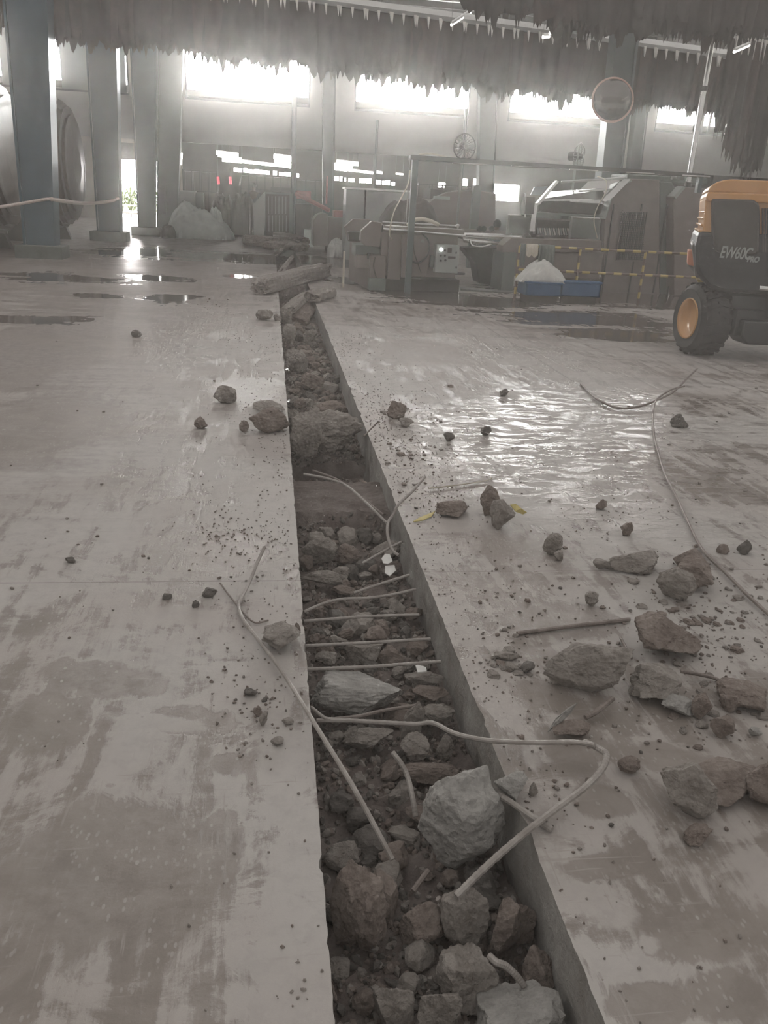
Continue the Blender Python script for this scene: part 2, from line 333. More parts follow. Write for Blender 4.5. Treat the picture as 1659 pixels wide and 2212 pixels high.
def stain(o):
    me = o.data; a = me.color_attributes.new('stains', 'FLOAT_COLOR', 'POINT'); b = me.color_attributes.new('smears', 'FLOAT_COLOR', 'POINT')
    va = []; vb = []
    for v in me.vertices:
        x, y = v.co.x, v.co.y
        va += [field(CLEAN, x, y), field(POWDER, x, y), field(WET, x, y), 1]; vb += [field(SLURRY, x, y), 0, 0, 1]
    a.data.foreach_set('color', va); b.data.foreach_set('color', vb)
M['floor'] = floor_material()
M['slab_edge'] = mat('cut_concrete_edge', (.20, .185, .17), .85, col2=(.31, .30, .28), scale=5, bump=.9, bscale=25, spec=.2)
# ------------------------------------------------------------------ haze: dust hanging in the hall, plus an added veil over the trench
def haze():
    m = bpy.data.materials.new('dust_haze'); m.use_nodes = True; nt = m.node_tree; nt.nodes.clear()
    o = nt.nodes.new('ShaderNodeOutputMaterial'); v = nt.nodes.new('ShaderNodeVolumeScatter')
    v.inputs['Color'].default_value = (1, .97, .94, 1); v.inputs['Density'].default_value = HAZE_DENSITY; v.inputs['Anisotropy'].default_value = HAZE_G
    nt.links.new(v.outputs[0], o.inputs['Volume'])
    MB().box(-30, 34, -6, 33.5, -.9, 12).obj('haze', m, **T('pale dusty haze filling the whole hall', 'haze', kind='stuff'))
    m2 = m.copy(); m2.name = 'near_veil'; m2.node_tree.nodes['Volume Scatter'].inputs['Density'].default_value = NEAR_VEIL
    m2.node_tree.nodes['Volume Scatter'].inputs['Anisotropy'].default_value = .35
    m2.node_tree.nodes['Volume Scatter'].inputs['Color'].default_value = (1, .96, .925, 1)
    MB().box(-9, 11, -5, 9.0, -.6, 3.5).obj('dust', m2, **T('added pale veil over the broken trench that lifts its dark tones', 'dust', kind='stuff'))  # added veil volume: mimics camera veiling glare, lifts the darks; no real dust cloud
# ------------------------------------------------------------------ setting
TX0, TX1 = .14, .722; TY0, TY1 = .3, 27.5; SD = .34
def floor_slabs():
    ys = []
    y = TY0
    while y < TY1: ys.append(y); y += .012 + .006*y
    ys.append(TY1)
    def slab(name, x_edge, sgn, x_far):
        b = MB(); nz_ = 7; rows = []
        for y in ys:
            r = []
            chip = max(0, fbm((x_edge*9, y*9, 3), 5)-.30)*.022 + abs(fbm((x_edge*5, y*30, 1), 4))*.0035
            if sgn > 0: chip *= 1.5
            for k in range(nz_):
                z = -SD*(k/(nz_-1))**1.3
                rough_ = fbm((x_edge*3, y*5, z*9), 5)*(.0008 if k == 0 else .002+.034*(k/(nz_-1))**2*(1.2 if sgn > 0 else .5))
                under = -.05*(k/(nz_-1))**2 if sgn > 0 else 0.0
                x = x_edge + sgn*(chip*(1 if k < 2 else .35) + rough_*.8 + under*0)
                if k == 0: z -= chip*.12
                r.append((x, y, z))
            rows.append(r)
        vs = [v for r in rows for v in r]; fs = []
        for i in range(len(rows)-1):
            for k in range(nz_-1):
                a = i*nz_+k; fs.append((a, a+1, a+nz_+1, a+nz_) if sgn > 0 else (a, a+nz_, a+nz_+1, a+1))
        b.cur = 1; b.add(vs, fs)
        b.cur = 0
        n = len(ys); cols = [0.0]; x = .03
        while x < abs(x_far-x_edge): cols.append(x); x += .035+.035*x
        cols.append(abs(x_far-x_edge)); nc = len(cols)
        vs = []
        for i, y in enumerate(ys):
            vs.append(rows[i][0])
            for c in cols[1:]: vs.append((x_edge+sgn*c, y, 0))
        fs = []
        for i in range(n-1):
            for c in range(nc-1):
                q = (i*nc+c, i*nc+c+1, (i+1)*nc+c+1, (i+1)*nc+c); fs.append(q if sgn > 0 else q[::-1])
        b.add(vs, fs)
        # the rest of the slab body
        b.add([(x_far, TY0, 0), (x_far, TY1, 0), (x_far, TY1, -SD), (x_far, TY0, -SD), (rows[0][-1][0], TY0, -SD), (rows[-1][-1][0], TY1, -SD)], [(0, 1, 2, 3), (3, 2, 5, 4)])
        o = bpy.data.objects.new(name, b.mesh(name, [M['floor'], M['slab_edge']])); COL.objects.link(o); o['kind'] = 'structure'; stain(o)
        return o
    slab('floor_left', TX0, -1, -18); slab('floor_right', TX1, 1, 26)
    MB().box(-18, 26, TY1, 60, -SD, 0).obj('floor_far', M['floor'], kind='structure')
    MB().box(-18, 26, -7, TY0, -SD, 0).obj('floor_near', M['floor'], kind='structure')
    # ground under the slabs, the bed of the trench
    b = MB(); xs = [TX0-.03+(TX1-TX0+.06)*i/22 for i in range(23)]; vs = []; yy = []
    y = TY0
    while y < 9: yy.append(y); y += .022
    while y < TY1: yy.append(y); y += .1
    yy.append(TY1)
    for y in yy:
        for x in xs: vs.append((x, y, bed_z(x, y)))
    nx = len(xs); fs = [(i*nx+k, i*nx+k+1, (i+1)*nx+k+1, (i+1)*nx+k) for i in range(len(yy)-1) for k in range(nx-1)]
    b.add(vs, fs)
    o = bpy.data.objects.new('trench_floor', b.mesh('trench_floor', M['soil'])); COL.objects.link(o); o['kind'] = 'structure'
def bed_z(x, y):
    z = -.235
    if y < 2.2: z = -.245-.03*min(1, (2.2-y))
    if 4.62 < y < 5.2: z = -.13          # trodden clay ledge
    elif 5.2 <= y < 5.9: z = -.36        # the dark hole before the concrete bridge
    amp = .012 if 4.62 < y < 5.2 else .05
    if 4.5 < y <= 4.62: z = -.25+.12*(y-4.5)/.12
    return z + fbm((x*6, y*6, 0), 4)*amp + fbm((x*30, y*30, 5), 3)*.010
floor_slabs()
def holed_wall(name, Y, th, x0, x1, z0, z1, holes, m, kind='structure'):
    xs = sorted({x0, x1} | {h[0] for h in holes} | {h[1] for h in holes}); zs = sorted({z0, z1} | {h[2] for h in holes} | {h[3] for h in holes})
    b = MB()
    for i in range(len(xs)-1):
        run = None
        for k in range(len(zs)-1):
            cx, cz = (xs[i]+xs[i+1])/2, (zs[k]+zs[k+1])/2
            if cx < x0 or cx > x1: continue
            if not any(h[0] < cx < h[1] and h[2] < cz < h[3] for h in holes): b.box(xs[i], xs[i+1], Y, Y+th, zs[k], zs[k+1])
    return b.obj(name, m, kind=kind)
WY = 32.0; WT = 7.0
WIN = [(-13.2, -9.75), (-9.3, -4.75), (-2.9, 1.35), (2.9, 7.02), (8.45, 12.2), (14.05, 18.6)]
WZ = 4.47
holed_wall('wall_back', WY, .2, -16, 24, 3.12, 8.2, [(a, b, WZ, WT) for a, b in WIN], M['wall'])
M['glass'] = bpy.data.materials.new('window_glass'); M['glass'].use_nodes = True
_n = M['glass'].node_tree; _n.nodes.clear(); _o = _n.nodes.new('ShaderNodeOutputMaterial'); _m = _n.nodes.new('ShaderNodeMixShader'); _t = _n.nodes.new('ShaderNodeBsdfTransparent'); _g = _n.nodes.new('ShaderNodeBsdfGlossy')
_t.inputs[0].default_value = (.96, .98, .98, 1); _g.inputs['Roughness'].default_value = .05; _m.inputs[0].default_value = .06
_n.links.new(_t.outputs[0], _m.inputs[1]); _n.links.new(_g.outputs[0], _m.inputs[2]); _n.links.new(_m.outputs[0], _o.inputs[0])
M['frosted'] = bpy.data.materials.new('frosted_glass'); M['frosted'].use_nodes = True
_n = M['frosted'].node_tree; _n.nodes.clear(); _o = _n.nodes.new('ShaderNodeOutputMaterial'); _m = _n.nodes.new('ShaderNodeMixShader'); _t = _n.nodes.new('ShaderNodeBsdfTranslucent'); _g = _n.nodes.new('ShaderNodeBsdfDiffuse')
_t.inputs[0].default_value = (.16, .18, .185, 1); _g.inputs[0].default_value = (.3, .33, .33, 1); _m.inputs[0].default_value = .5
_n.links.new(_t.outputs[0], _m.inputs[1]); _n.links.new(_g.outputs[0], _m.inputs[2]); _n.links.new(_m.outputs[0], _o.inputs[0])
for i, (a, b) in enumerate(WIN):
    f = MB(); t = .06
    f.box(a, b, WY+.02, WY+.14, WZ, WZ+t); f.box(a, b, WY+.02, WY+.14, WT-t, WT); f.box(a, a+t, WY+.02, WY+.14, WZ, WT); f.box(b-t, b, WY+.02, WY+.14, WZ, WT)
    if i == 5:
        for x in (15.6, 16.15, 17.4): f.box(x, x+(.35 if x < 16 else .08), WY+.03, WY+.12, WZ, WT)
        f.box(a, b, WY+.03, WY+.12, WZ+.95, WZ+1.02)
    fo = f.obj('window_%d' % (i+1), M['column_grey'], kind='structure')
    if i < 2:      # frosted sliding panes, slightly open
        q = MB()
        spans = [(a+.06, b-.06)] if i == 0 else [(a+.45, a+1.95), (a+2.35, a+4.45)]
        for s0, s1 in spans: q.box(s0, s1, WY+.06, WY+.08, WZ+.06, WT-.06)
        q.obj('pane', M['frosted'], fo)
    else:
        MB().box(a+.06, b-.06, WY+.06, WY+.075, WZ+.06, WT-.06).obj('pane', M['glass'], fo)
# the hall beyond
FY = 46.0
dl, dr = P(252, 400, FY).x, P(350, 400, FY).x; dz = P(300, 346, FY).z
fh = [(dl, dr, -.1, dz)]
slits = [(505, 513), (515, 523), (526, 534), (536, 548), (550, 560), (562, 574), (576, 582), (590, 598), (603, 613), (614, 628), (630, 636), (641, 646), (720, 732), (734, 740), (743, 748), (753, 766), (776, 790), (791, 803), (812, 824), (826, 832), (833, 843), (846, 854)]
for k, (a, b) in enumerate(slits):
    A = P(a, 366+(a-505)*.088, FY); B_ = P(b, 366+(b-505)*.088, FY); fh.append((A.x, B_.x, A.z-.10, A.z+.06+.07*random.random()))
wl, wr = P(1063, 415, FY), P(1122, 415, FY); wt, wb = P(1090, 398, FY), P(1090, 434, FY); fh.append((wl.x, wr.x, wb.z, wt.z))
for (a, b) in ((1000, 1011), (1023, 1030)): fh.append((P(a, 392, FY).x, P(b, 392, FY).x, P(a, 401, FY).z, P(a, 386, FY).z))
fh0 = [h for h in fh if h[1] < -3.5]; fh1 = [h for h in fh if h[1] >= -3.5]
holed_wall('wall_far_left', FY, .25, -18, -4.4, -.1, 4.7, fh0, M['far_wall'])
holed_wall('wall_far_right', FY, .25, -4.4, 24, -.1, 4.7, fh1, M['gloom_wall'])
MB().box(wl.x, wr.x, FY+.1, FY+.12, wb.z, wt.z).obj('window_7', M['glass'], kind='structure')
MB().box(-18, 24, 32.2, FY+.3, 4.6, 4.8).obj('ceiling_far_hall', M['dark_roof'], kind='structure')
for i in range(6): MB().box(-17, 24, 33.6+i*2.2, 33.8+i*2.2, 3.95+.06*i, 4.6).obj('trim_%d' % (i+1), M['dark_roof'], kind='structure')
MB().box(-18.3, -18, -7, FY, -.1, 8.2).obj('wall_left', M['wall'], kind='structure')
MB().box(24, 24.3, 8, FY, -.1, 8.2).obj('wall_right', M['wall'], kind='structure')
# roof with skylight strips
RZ = 7.7
sk = [(4.0, 6.35, 29.3, 31.7), (-12, -8, 24.5, 26)]
def roof():
    xs = sorted({-18, 24} | {h[0] for h in sk} | {h[1] for h in sk}); ys = sorted({23.9, 32.2} | {h[2] for h in sk} | {h[3] for h in sk}); b = MB()
    for i in range(len(xs)-1):
        for k in range(len(ys)-1):
            cx, cy_ = (xs[i]+xs[i+1])/2, (ys[k]+ys[k+1])/2
            if not any(h[0] < cx < h[1] and h[2] < cy_ < h[3] for h in sk): b.box(xs[i], xs[i+1], ys[k], ys[k+1], RZ, RZ+.12)
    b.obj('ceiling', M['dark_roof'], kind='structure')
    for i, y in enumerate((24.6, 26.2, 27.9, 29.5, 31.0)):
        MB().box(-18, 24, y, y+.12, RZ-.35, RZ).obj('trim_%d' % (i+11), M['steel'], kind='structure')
roof()
# outside beyond the far door
MB().box(-22, 30, FY+.25, 90, -.12, -.02).obj('ground_outside', mat('pale_yard', (.52, .50, .46), .9, var=.1), kind='structure')
# ------------------------------------------------------------------ columns
def column(pxl_top, pxr_top, pxl_bot, pxr_bot, ytop, ybot, Y, D, zt, m, label, plinth=None, group=None, flange=True):
    # tapered built-up steel column: web face, two flanges, plinth
    A, B_ = P(pxl_bot, ybot, Y), P(pxr_bot, ybot, Y); C_, D_ = P(pxl_top, ytop, Y), P(pxr_top, ytop, Y)
    def xat(lo, hi, z): t = (z-lo.z)/(hi.z-lo.z); return lo.x+(hi.x-lo.x)*t
    z0 = .28 if plinth else .0
    xl0, xr0, xl1, xr1 = xat(A, C_, z0), xat(B_, D_, z0), xat(A, C_, zt), xat(B_, D_, zt)
    t = thing('steel_column', label, 'column', ((xl0+xr0)/2, Y+D/2, 0), group)
    b = MB(); b.prism([(xl0, Y, z0), (xr0, Y, z0), (xr1, Y, zt), (xl1, Y, zt)], D); b.obj('shaft', m, t, bevel=.01)
    if flange:
        f = MB()
        f.prism([(xr0-.0, Y-.05, z0), (xr0+.05, Y-.05, z0), (xr1+.05, Y-.05, zt), (xr1, Y-.05, zt)], D+.1)
        f.obj('flange', m, t)
        f = MB(); f.prism([(xl0-.05, Y-.05, z0), (xl0, Y-.05, z0), (xl1, Y-.05, zt), (xl1-.05, Y-.05, zt)], D+.1); f.obj('flange', m, t)
    if plinth: MB().box(xl0-plinth, xr0+plinth, Y-.18, Y+D+.18, -.01, z0).obj('plinth', M['plinth'], t, bevel=.02)
    return t
column(12, 97, 57, 114, 0, 530, 20.1, .45, 7.6, M['column_blue'], 'broad blue steel column standing on a concrete plinth, nearest of the row with the rope', .22)
column(183, 246, 214, 256, 0, 505, 27.3, .45, 7.6, M['column_blue'], 'blue steel column on a plinth between the roped nearest column and the doorway', .25)
column(285, 335, 302, 331, 120, 492, 31.3, .35, 7.6, M['column_blue'], 'slim blue steel column standing in front of the bright doorway with plants', .28)
column(345, 392, 342, 380, 130, 480, 31.6, .38, 7.6, M['column_grey'], 'dark full height column between the doorway and the pale tarpaulin heap', None)
column(700, 722, 701, 717, 180, 520, 31.6, .35, 7.6, M['column_grey'], 'grey column on the back wall left of the second glaring window')
column(1040, 1073, 1036, 1060, 180, 520, 31.6, .35, 7.6, M['column_grey'], 'grey column on the back wall between the second and third glaring windows')
column(1342, 1385, 1300, 1335, 0, 400, 21.0, .35, 7.6, M['column_grey'], 'pale grey column behind the round mirror')
column(1382, 1404, 1362, 1380, 180, 380, 31.6, .35, 7.6, M['column_grey'], 'narrow grey column on the wall left of the window with the blue view')
def pole(x0, y0, x1, y1, Y, r, label, m, z0=0.0, zt=None, name='steel_pole', cat='pole', parts=None):
    A, B_ = P(x1, y1, Y), P(x0, y0, Y); x = (A.x+B_.x)/2
    zt = B_.z if zt is None else zt
    t = thing(name, label, cat, (x, Y, z0))
    MB().tube([(x, Y, z0), (x, Y, zt)], r, 12).obj('shaft', m, t, smooth=False)
    if parts:
        for z in parts: MB().tube([(x, Y, z), (x, Y, z+.09)], r*1.35, 12).obj('clamp', M['dark_steel'], t)
    return t
pole(1535, 105, 1490, 380, 17.6, .055, 'shiny round steel pole rising behind the wide grey machine', M['stainless'], zt=5.6, parts=(2.2, 4.0))
pole(636, 240, 632, 516, 31.4, .09, 'thin grey post below the first glaring window', M['column_grey'], zt=5.2)
pole(811, 290, 809, 470, 28, .045, 'thin pale pipe rising behind the white panels', M['greenish'], zt=3.9)
pole(998, 300, 994, 480, 26, .05, 'thin green-grey pipe beside the first pedestal fan', M['column_grey'], zt=4.2)
# ------------------------------------------------------------------ overhead rails and the hides hanging from them
def LY(x, off=0.0): return 21.8+.1*x+off          # the drying line runs slightly askew and sags to the right
def LZ(x, off=0.0): return 5.76-.022*x+off
def rail(fy, fz, x0, x1, r, label, m):
    t = thing('overhead_rail', label, 'rail', ((x0+x1)/2, fy((x0+x1)/2), fz((x0+x1)/2)))
    def beam(h0, h1, w_):
        A, B_ = Vector((x0, fy(x0), fz(x0))), Vector((x1, fy(x1), fz(x1)))
        vs = [p+Vector((0, sy*w_, hz)) for p in (A, B_) for sy, hz in ((-1, h0), (1, h0), (1, h1), (-1, h1))]
        return MB().add(vs, [(0, 1, 2, 3), (7, 6, 5, 4), (0, 4, 5, 1), (1, 5, 6, 2), (2, 6, 7, 3), (3, 7, 4, 0)])
    beam(-r, r, r).obj('beam', m, t); beam(r, r+.12, r*.3).obj('track', M['stainless'], t)
    x = x0
    while x < x1: MB().tube([(x, fy(x), fz(x)+.12), (x, fy(x), RZ)], .012, 6).obj('hanger_rod', M['steel'], t); x += 3.1
    return t
rail(lambda x: LY(x), lambda x: LZ(x, .05), -16, 23, .045, 'nearest steel rail of the drying line, hides hanging below', M['steel'])
rail(lambda x: LY(x, .7), lambda x: LZ(x, .15), -16, 23, .04, 'middle steel rail of the drying line', M['steel'])
rail(lambda x: LY(x, 1.5), lambda x: LZ(x, .25), -16, 23, .04, 'hindmost steel rail of the drying line', M['steel'])
rail(lambda x: 15.6, lambda x: 6.15, 1.0, 20, .045, 'rail above the frontmost hides at the top', M['steel'])
rail(lambda x: 25.2, lambda x: 6.75, -16, 23, .07, 'high steel rail below the roof, behind the hides', M['steel'])
def hide_mesh(seed, wd, ln):
    r = random.Random(seed); n = 22; k = 9; b = MB(); drops = []
    for i in range(n+1):
        d = ln*(1-.10*abs(r.gauss(0, .6)))
        if r.random() < .35: d += ln*r.uniform(.02, .14)
        if i in (0, n): d *= .86
        drops.append(d)
    for side in (0, 1):
        vs = []
        for i in range(n+1):
            x = -wd/2+wd*i/n; ph = seed*1.7
            for j in range(k+1):
                t = j/k; z = -drops[i]*t
                fold = .045*sin(x*16+ph+t*1.3)*(.3+t)+.03*fbm((x*3, t*2, seed), 3)
                y = (side*2-1)*(.02+.05*t)+fold
                vs.append((x*(1-.06*t*sin(ph)), y, z))
        fs = [(i*(k+1)+j, i*(k+1)+j+1, (i+1)*(k+1)+j+1, (i+1)*(k+1)+j) for i in range(n) for j in range(k)]
        b.add(vs, fs)
    return b
HM = []
for q in range(9):
    bb = hide_mesh(q+1, .86+.1*(q % 3), 1.10+.06*((q*5) % 4))
    HM.append(bb.mesh('leather_hide', M['hide'] if q % 3 else M['hide_red'], True))
cm = MB(); cm.add([(-.035, -.03, .03), (.035, -.03, .03), (.012, -.04, -.20), (-.035, .03, .03), (.035, .03, .03), (.012, .02, -.18)], [(0, 2, 1), (3, 4, 5), (0, 1, 4, 3), (1, 2, 5, 4), (2, 0, 3, 5)]); CM = cm.mesh('clip', M['clip'])
def hang(x, y, z, k, label, group, sz=1.0, rz=0.0):
    t = bpy.data.objects.new('leather_hide', HM[k % 9]); COL.objects.link(t); t.location = (x, y, z); t.scale = (1, 1, sz); t.rotation_euler = (0, 0, rz)
    t['label'] = label; t['category'] = 'leather hide'; t['group'] = group
    for s in (-.30, -.02, .27):
        c = bpy.data.objects.new('clip', CM); COL.objects.link(c); c.parent = t; c.location = (s, -.04, 0)
    return t
rr = random.Random(3)
for row, (off, dz_, gl) in enumerate(((0, 0, 'front'), (.7, .1, 'middle'), (1.5, .2, 'back'))):
    x = -9.6 + row*.23
    while x < 15.2:
        lab = {'front': 'dark leather hide clipped to the nearest rail of the long drying line', 'middle': 'dark leather hide on the middle rail of the long drying line', 'back': 'dark leather hide on the hindmost rail of the long drying line'}[gl]
        hang(x, LY(x, off), LZ(x, dz_), rr.randrange(9), lab, 'hides on the %s rail of the long drying line' % gl, rr.uniform(1.0, 1.17), rr.uniform(-.06, .06)+.1)
        x += .62 + rr.uniform(-.03, .05)
prof_ = ((1045, 40), (1180, 50), (1300, 78), (1420, 88), (1520, 108), (1600, 92), (1700, 80))
for row, (Y, z) in enumerate(((15.6, 6.1), (16.3, 6.1))):
    tips = [P(px, py, Y) for px, py in prof_]
    x = tips[0].x+.1+row*.3
    while x < 11.6:
        k = max(0, min(len(tips)-2, sum(1 for q in tips if q.x < x)-1)); u = min(1, max(0, (x-tips[k].x)/(tips[k+1].x-tips[k].x))); tz = tips[k].z+(tips[k+1].z-tips[k].z)*u
        hang(x, Y, z, rr.randrange(9), 'dark leather hide in the frontmost hanging row, above the mirror and poles', 'hides in the frontmost hanging row at the top', (z-tz)/1.24*rr.uniform(.9, 1.06), rr.uniform(-.08, .08))
        x += .6 + rr.uniform(-.03, .05)
# longer hides stepping down at the far right
for k, (px, yb) in enumerate(((1568, 285), (1585, 330), (1600, 366), (1614, 388), (1630, 330), (1648, 275))):
    A = P(px, yb, 20.2+.12*k)
    t = hang(A.x, 20.2+.12*k, 5.45, k+2, ['long hide where the ragged drying line begins to sag down', 'second of the sagging long hides, left of the lowest', 'long ragged hide just left of the lowest hanging one', 'lowest hanging hide, its tip above the excavator roof', 'long hide just right of the lowest hanging one', 'outermost long hide against the right wall'][k], 'long hides sagging above the excavator', (5.45-A.z)/1.2, .1)
    t.scale = (.62, 1, (5.45-A.z)/1.2)
# short bright fittings under the roof
def batten(pa, pb, Y, dY, label, r=.03, m='tube_dim'):
    A, B_ = P(*pa, Y), P(*pb, Y+dY)
    t = thing('tube_light', label, 'tube light', (A+B_)/2)
    MB().tube([A+Vector((0, 0, .04)), B_+Vector((0, 0, .04))], r*1.2, 4).obj('housing', M['white_paint'], t)
    MB().tube([A, B_], r, 8).obj('tube', M[m], t)
    # its hanging wires
    MB().tube([A+Vector((0, 0, .05)), A+Vector((0, 0, .7))], .006, 5).obj('wire', M['steel'], t)
    MB().tube([B_+Vector((0, 0, .05)), B_+Vector((0, 0, .7))], .006, 5).obj('wire', M['steel'], t)
batten((1188, 72), (1208, 58), 18, 1.5, 'short tilted tube light right of the frontmost hides')
batten((1586, 112), (1618, 98), 18, 1.5, 'short tilted tube light nearest the right edge')
batten((975, 54), (1017, 26), 21, 2.2, 'slanting tube light just below the skylight')
batten((1173, 80), (1186, 79), 19, .3, 'tiny bright lamp on the rail beside the short tilted tube light')
# ------------------------------------------------------------------ lamps of the hall beyond
for (xa, ya, xb, yb, Y, lab, r, m) in (
    (467, 330, 515, 336, 37, 'bright ceiling tube light above the red lamps, topmost of its cluster', .07, 'tube'), (471, 337, 515, 342, 40, 'thin tube light just under the topmost of the left cluster', .04, 'tube'),
    (480, 344, 522, 348, 38, 'wide tube light at the left end of the long glowing line', .09, 'tube'), (523, 349, 594, 357, 41, 'long thin tube light joining the two bright clusters', .06, 'tube'),
    (591, 338, 631, 343, 37, 'topmost tube light just left of the thin grey post', .08, 'tube'), (592, 347, 631, 350, 39, 'second tube light just left of the thin grey post', .06, 'tube'), (594, 354, 631, 359, 38, 'widest tube light just left of the thin grey post', .10, 'tube'),
    (727, 350, 774, 355, 37, 'topmost tube light above the white panels', .07, 'tube'), (718, 356, 762, 361, 38, 'middle tube light above the white panels', .07, 'tube'), (718, 363, 750, 367, 39, 'lowest bright tube light above the white panels', .07, 'tube'),
    (752, 367, 806, 374, 42, 'long thin tube light above the white panels', .05, 'tube'), (810, 371, 826, 374, 42, 'short tube light right of the thin pale pipe', .05, 'tube'), (855, 375, 871, 377, 42, 'small tube light left of the green machine post', .04, 'tube_dim'),
    (947, 400, 962, 401, 42, 'small lit lamp behind the dark leather heap', .10, 'tube'), (393, 331, 391, 356, 34, 'upright narrow lamp beside the dark column', .03, 'tube')):
    A, B_ = P(xa, ya, Y), P(xb, yb, Y); t = thing('tube_light', lab, 'tube light', (A+B_)/2)
    for q in (A, B_): MB().tube([q+Vector((0, .05, r)), Vector((q.x, q.y+.05, 4.62))], .012, 5).obj('hanger', M['steel'], t)
    MB().tube([A, B_], r, 8).obj('tube', M[m], t); MB().tube([A+Vector((0, .05, r*1.2)), B_+Vector((0, .05, r*1.2))], r*.5, 4).obj('housing', M['white_paint'], t)
for px, lab in ((472, 'left one of the two red lamps'), (498, 'right one of the two red lamps, nearer the dark figure')):
    A, B_ = P(px-1, 382, 36), P(px, 398, 36); t = thing('red_lamp', lab, 'lamp', A, 'red upright lamps in the hall beyond'); MB().tube([A, B_], .05, 8).obj('glow_tube', M['red_lamp'], t); MB().tube([A, (A.x, 36, 4.62)], .01, 5).obj('hanger', M['steel'], t)
# machines and racks in the gloom of the hall beyond: rack frames
def rack(x0, y0, x1, y1, Y, label, nx=4, nz=3, m='dark_steel', shelves=True):
    A, B_ = P(x0, y0, Y), P(x1, y1, Y); z1 = A.z; t = thing('steel_rack', label, 'rack', ((A.x+B_.x)/2, Y, 0)); b = MB()
    for i in range(nx+1):
        x = A.x+(B_.x-A.x)*i/nx
        for y in (Y, Y+.7): MB().box(x-.03, x+.03, y-.03, y+.03, 0, z1).obj('post', M[m], t)
    for j in range(nz):
        z = z1*(j+1)/nz-.03; MB().box(A.x, B_.x, Y-.03, Y+.73, z-.04, z).obj('shelf', M[m], t)
    return t
rack(395, 365, 470, 480, 38, 'dark steel rack left of the red lamps')
rack(520, 375, 640, 480, 41, 'long dark railing frame behind the dark figure', 7, 4)
rack(640, 385, 700, 480, 36.5, 'dark frame right of the thin grey post', 3, 3)
rack(905, 395, 1040, 480, 40, 'dark frame behind the beige machine', 5, 3)
MB().box(-17, -9.2, 43.2, 43.5, 3.2, 4.1).obj('trim_20', M['dark_roof'], kind='structure')
MB().box(dl-.3, dr+.3, FY-.35, FY-.05, dz, dz+.75).obj('door_1', M['steel'], kind='structure')
# ------------------------------------------------------------------ generic helpers for lumpy things
def blob(px0, py0, px1, py1, Y, depth, seed, m, name, ridge=.25, flat=0.0, z0=0.0, lumps=2.2, n=44, parent=None, power=2.4, prof=None, **tags):
    A, B_ = P(px0, (py0+py1)/2, Y), P(px1, (py0+py1)/2, Y); top = P((px0+px1)/2, py0, Y).z; w_ = B_.x-A.x; cx = (A.x+B_.x)/2; hh = top-z0
    vs = []; fs = []
    for i in range(n+1):
        for j in range(n+1):
            u = -1+2*i/n; v = -1+2*j/n; r = (abs(u)**power+abs(v)**power)
            edge = max(0, 1-r)**.42
            f = fbm((u*lumps+seed, v*lumps, seed*.7), 5); rd = 1-abs(fbm((u*lumps*1.6+seed*3, v*lumps*1.1, 2), 4))*2
            h = edge*(1+ridge*f+ridge*.5*(rd-.5))
            if prof:
                q = (u+1)/2*(len(prof)-1); k = min(int(q), len(prof)-2); h *= prof[k]+(prof[k+1]-prof[k])*(q-k)
            sc = 1.0 if r < 1 else 1/(r**(1/power))
            uu, vv = u*sc, v*sc
            sp_ = 1+.05*fbm((u*4+seed, v*4, 9), 3)
            vs.append((cx+uu*w_/2*sp_, Y+depth/2+vv*depth/2*sp_, z0+max(0, h)*hh))
    for i in range(n):
        for j in range(n): fs.append((i*(n+1)+j, (i+1)*(n+1)+j, (i+1)*(n+1)+j+1, i*(n+1)+j+1))
    # flat underside
    rim = [i*(n+1) for i in range(n+1)] + [n*(n+1)+j for j in range(1, n+1)] + [i*(n+1)+n for i in range(n-1, -1, -1)] + [j for j in range(n-1, 0, -1)]
    fs.append(tuple(rim))
    return MB().add(vs, fs).obj(name, m, parent, smooth=True, **tags)
# tarpaulin heap
blob(350, 444, 505, 511, 30.55, .95, 3, M['tarp'], 'tarpaulin_heap', .28, lumps=1.7, prof=(.35, .8, 1.0, .95, .84, .78, .72, .66, .6, .5), **T('pale crumpled tarpaulin thrown over a low heap beside the dark column', 'tarpaulin'))
blob(343, 487, 380, 508, 30.3, .3, 5, M['machine_dark'], 'covered_pallet', .1, **T('dark low pallet edge showing under the pale tarpaulin', 'pallet'))
blob(450, 453, 480, 470, 30.9, .4, 8, M['tarp'], 'plastic_bundle', .3, z0=.5, **T('small pale plastic bundle lying on the right side of the crumpled tarpaulin', 'bundle'))
# dark stacks of leather behind
blob(452, 428, 505, 508, 34.6, 1.4, 11, M['machine_dark'], 'leather_stack', .2, power=4, **T('dark rounded leather stack behind the pale tarpaulin', 'leather stack'))
blob(498, 426, 552, 511, 34.4, 1.0, 12, M['machine_dark'], 'leather_stack', .15, power=5, **T('dark square leather stack in front of the dark standing figure', 'leather stack'))
def part_box(t, name, m, *rects, bevel=.01):
    b = MB()
    for r in rects: b.pbox(*r)
    return b.obj(name, M[m], t, bevel=bevel)
def at(px, py, Y): return P(px, py, Y)
# grey upright boards left
t = thing('grey_cabinet', 'grey upright cabinet with a flat door behind the tarpaulin', 'cabinet', (P(405, 480, 33.5).x, 33.5, 0))
MB().pbox(384, 412, 423, 500, 33.6, .8, 0).obj('body', M['cabinet'], t, bevel=.01)
MB().pbox(424, 416, 440, 500, 33.4, .6, 0).obj('side_panel', M['greenish'], t, bevel=.01)
MB().pbox(386, 414, 421, 498, 33.56, .05, .05).obj('door', M['cabinet'], t, bevel=.005)
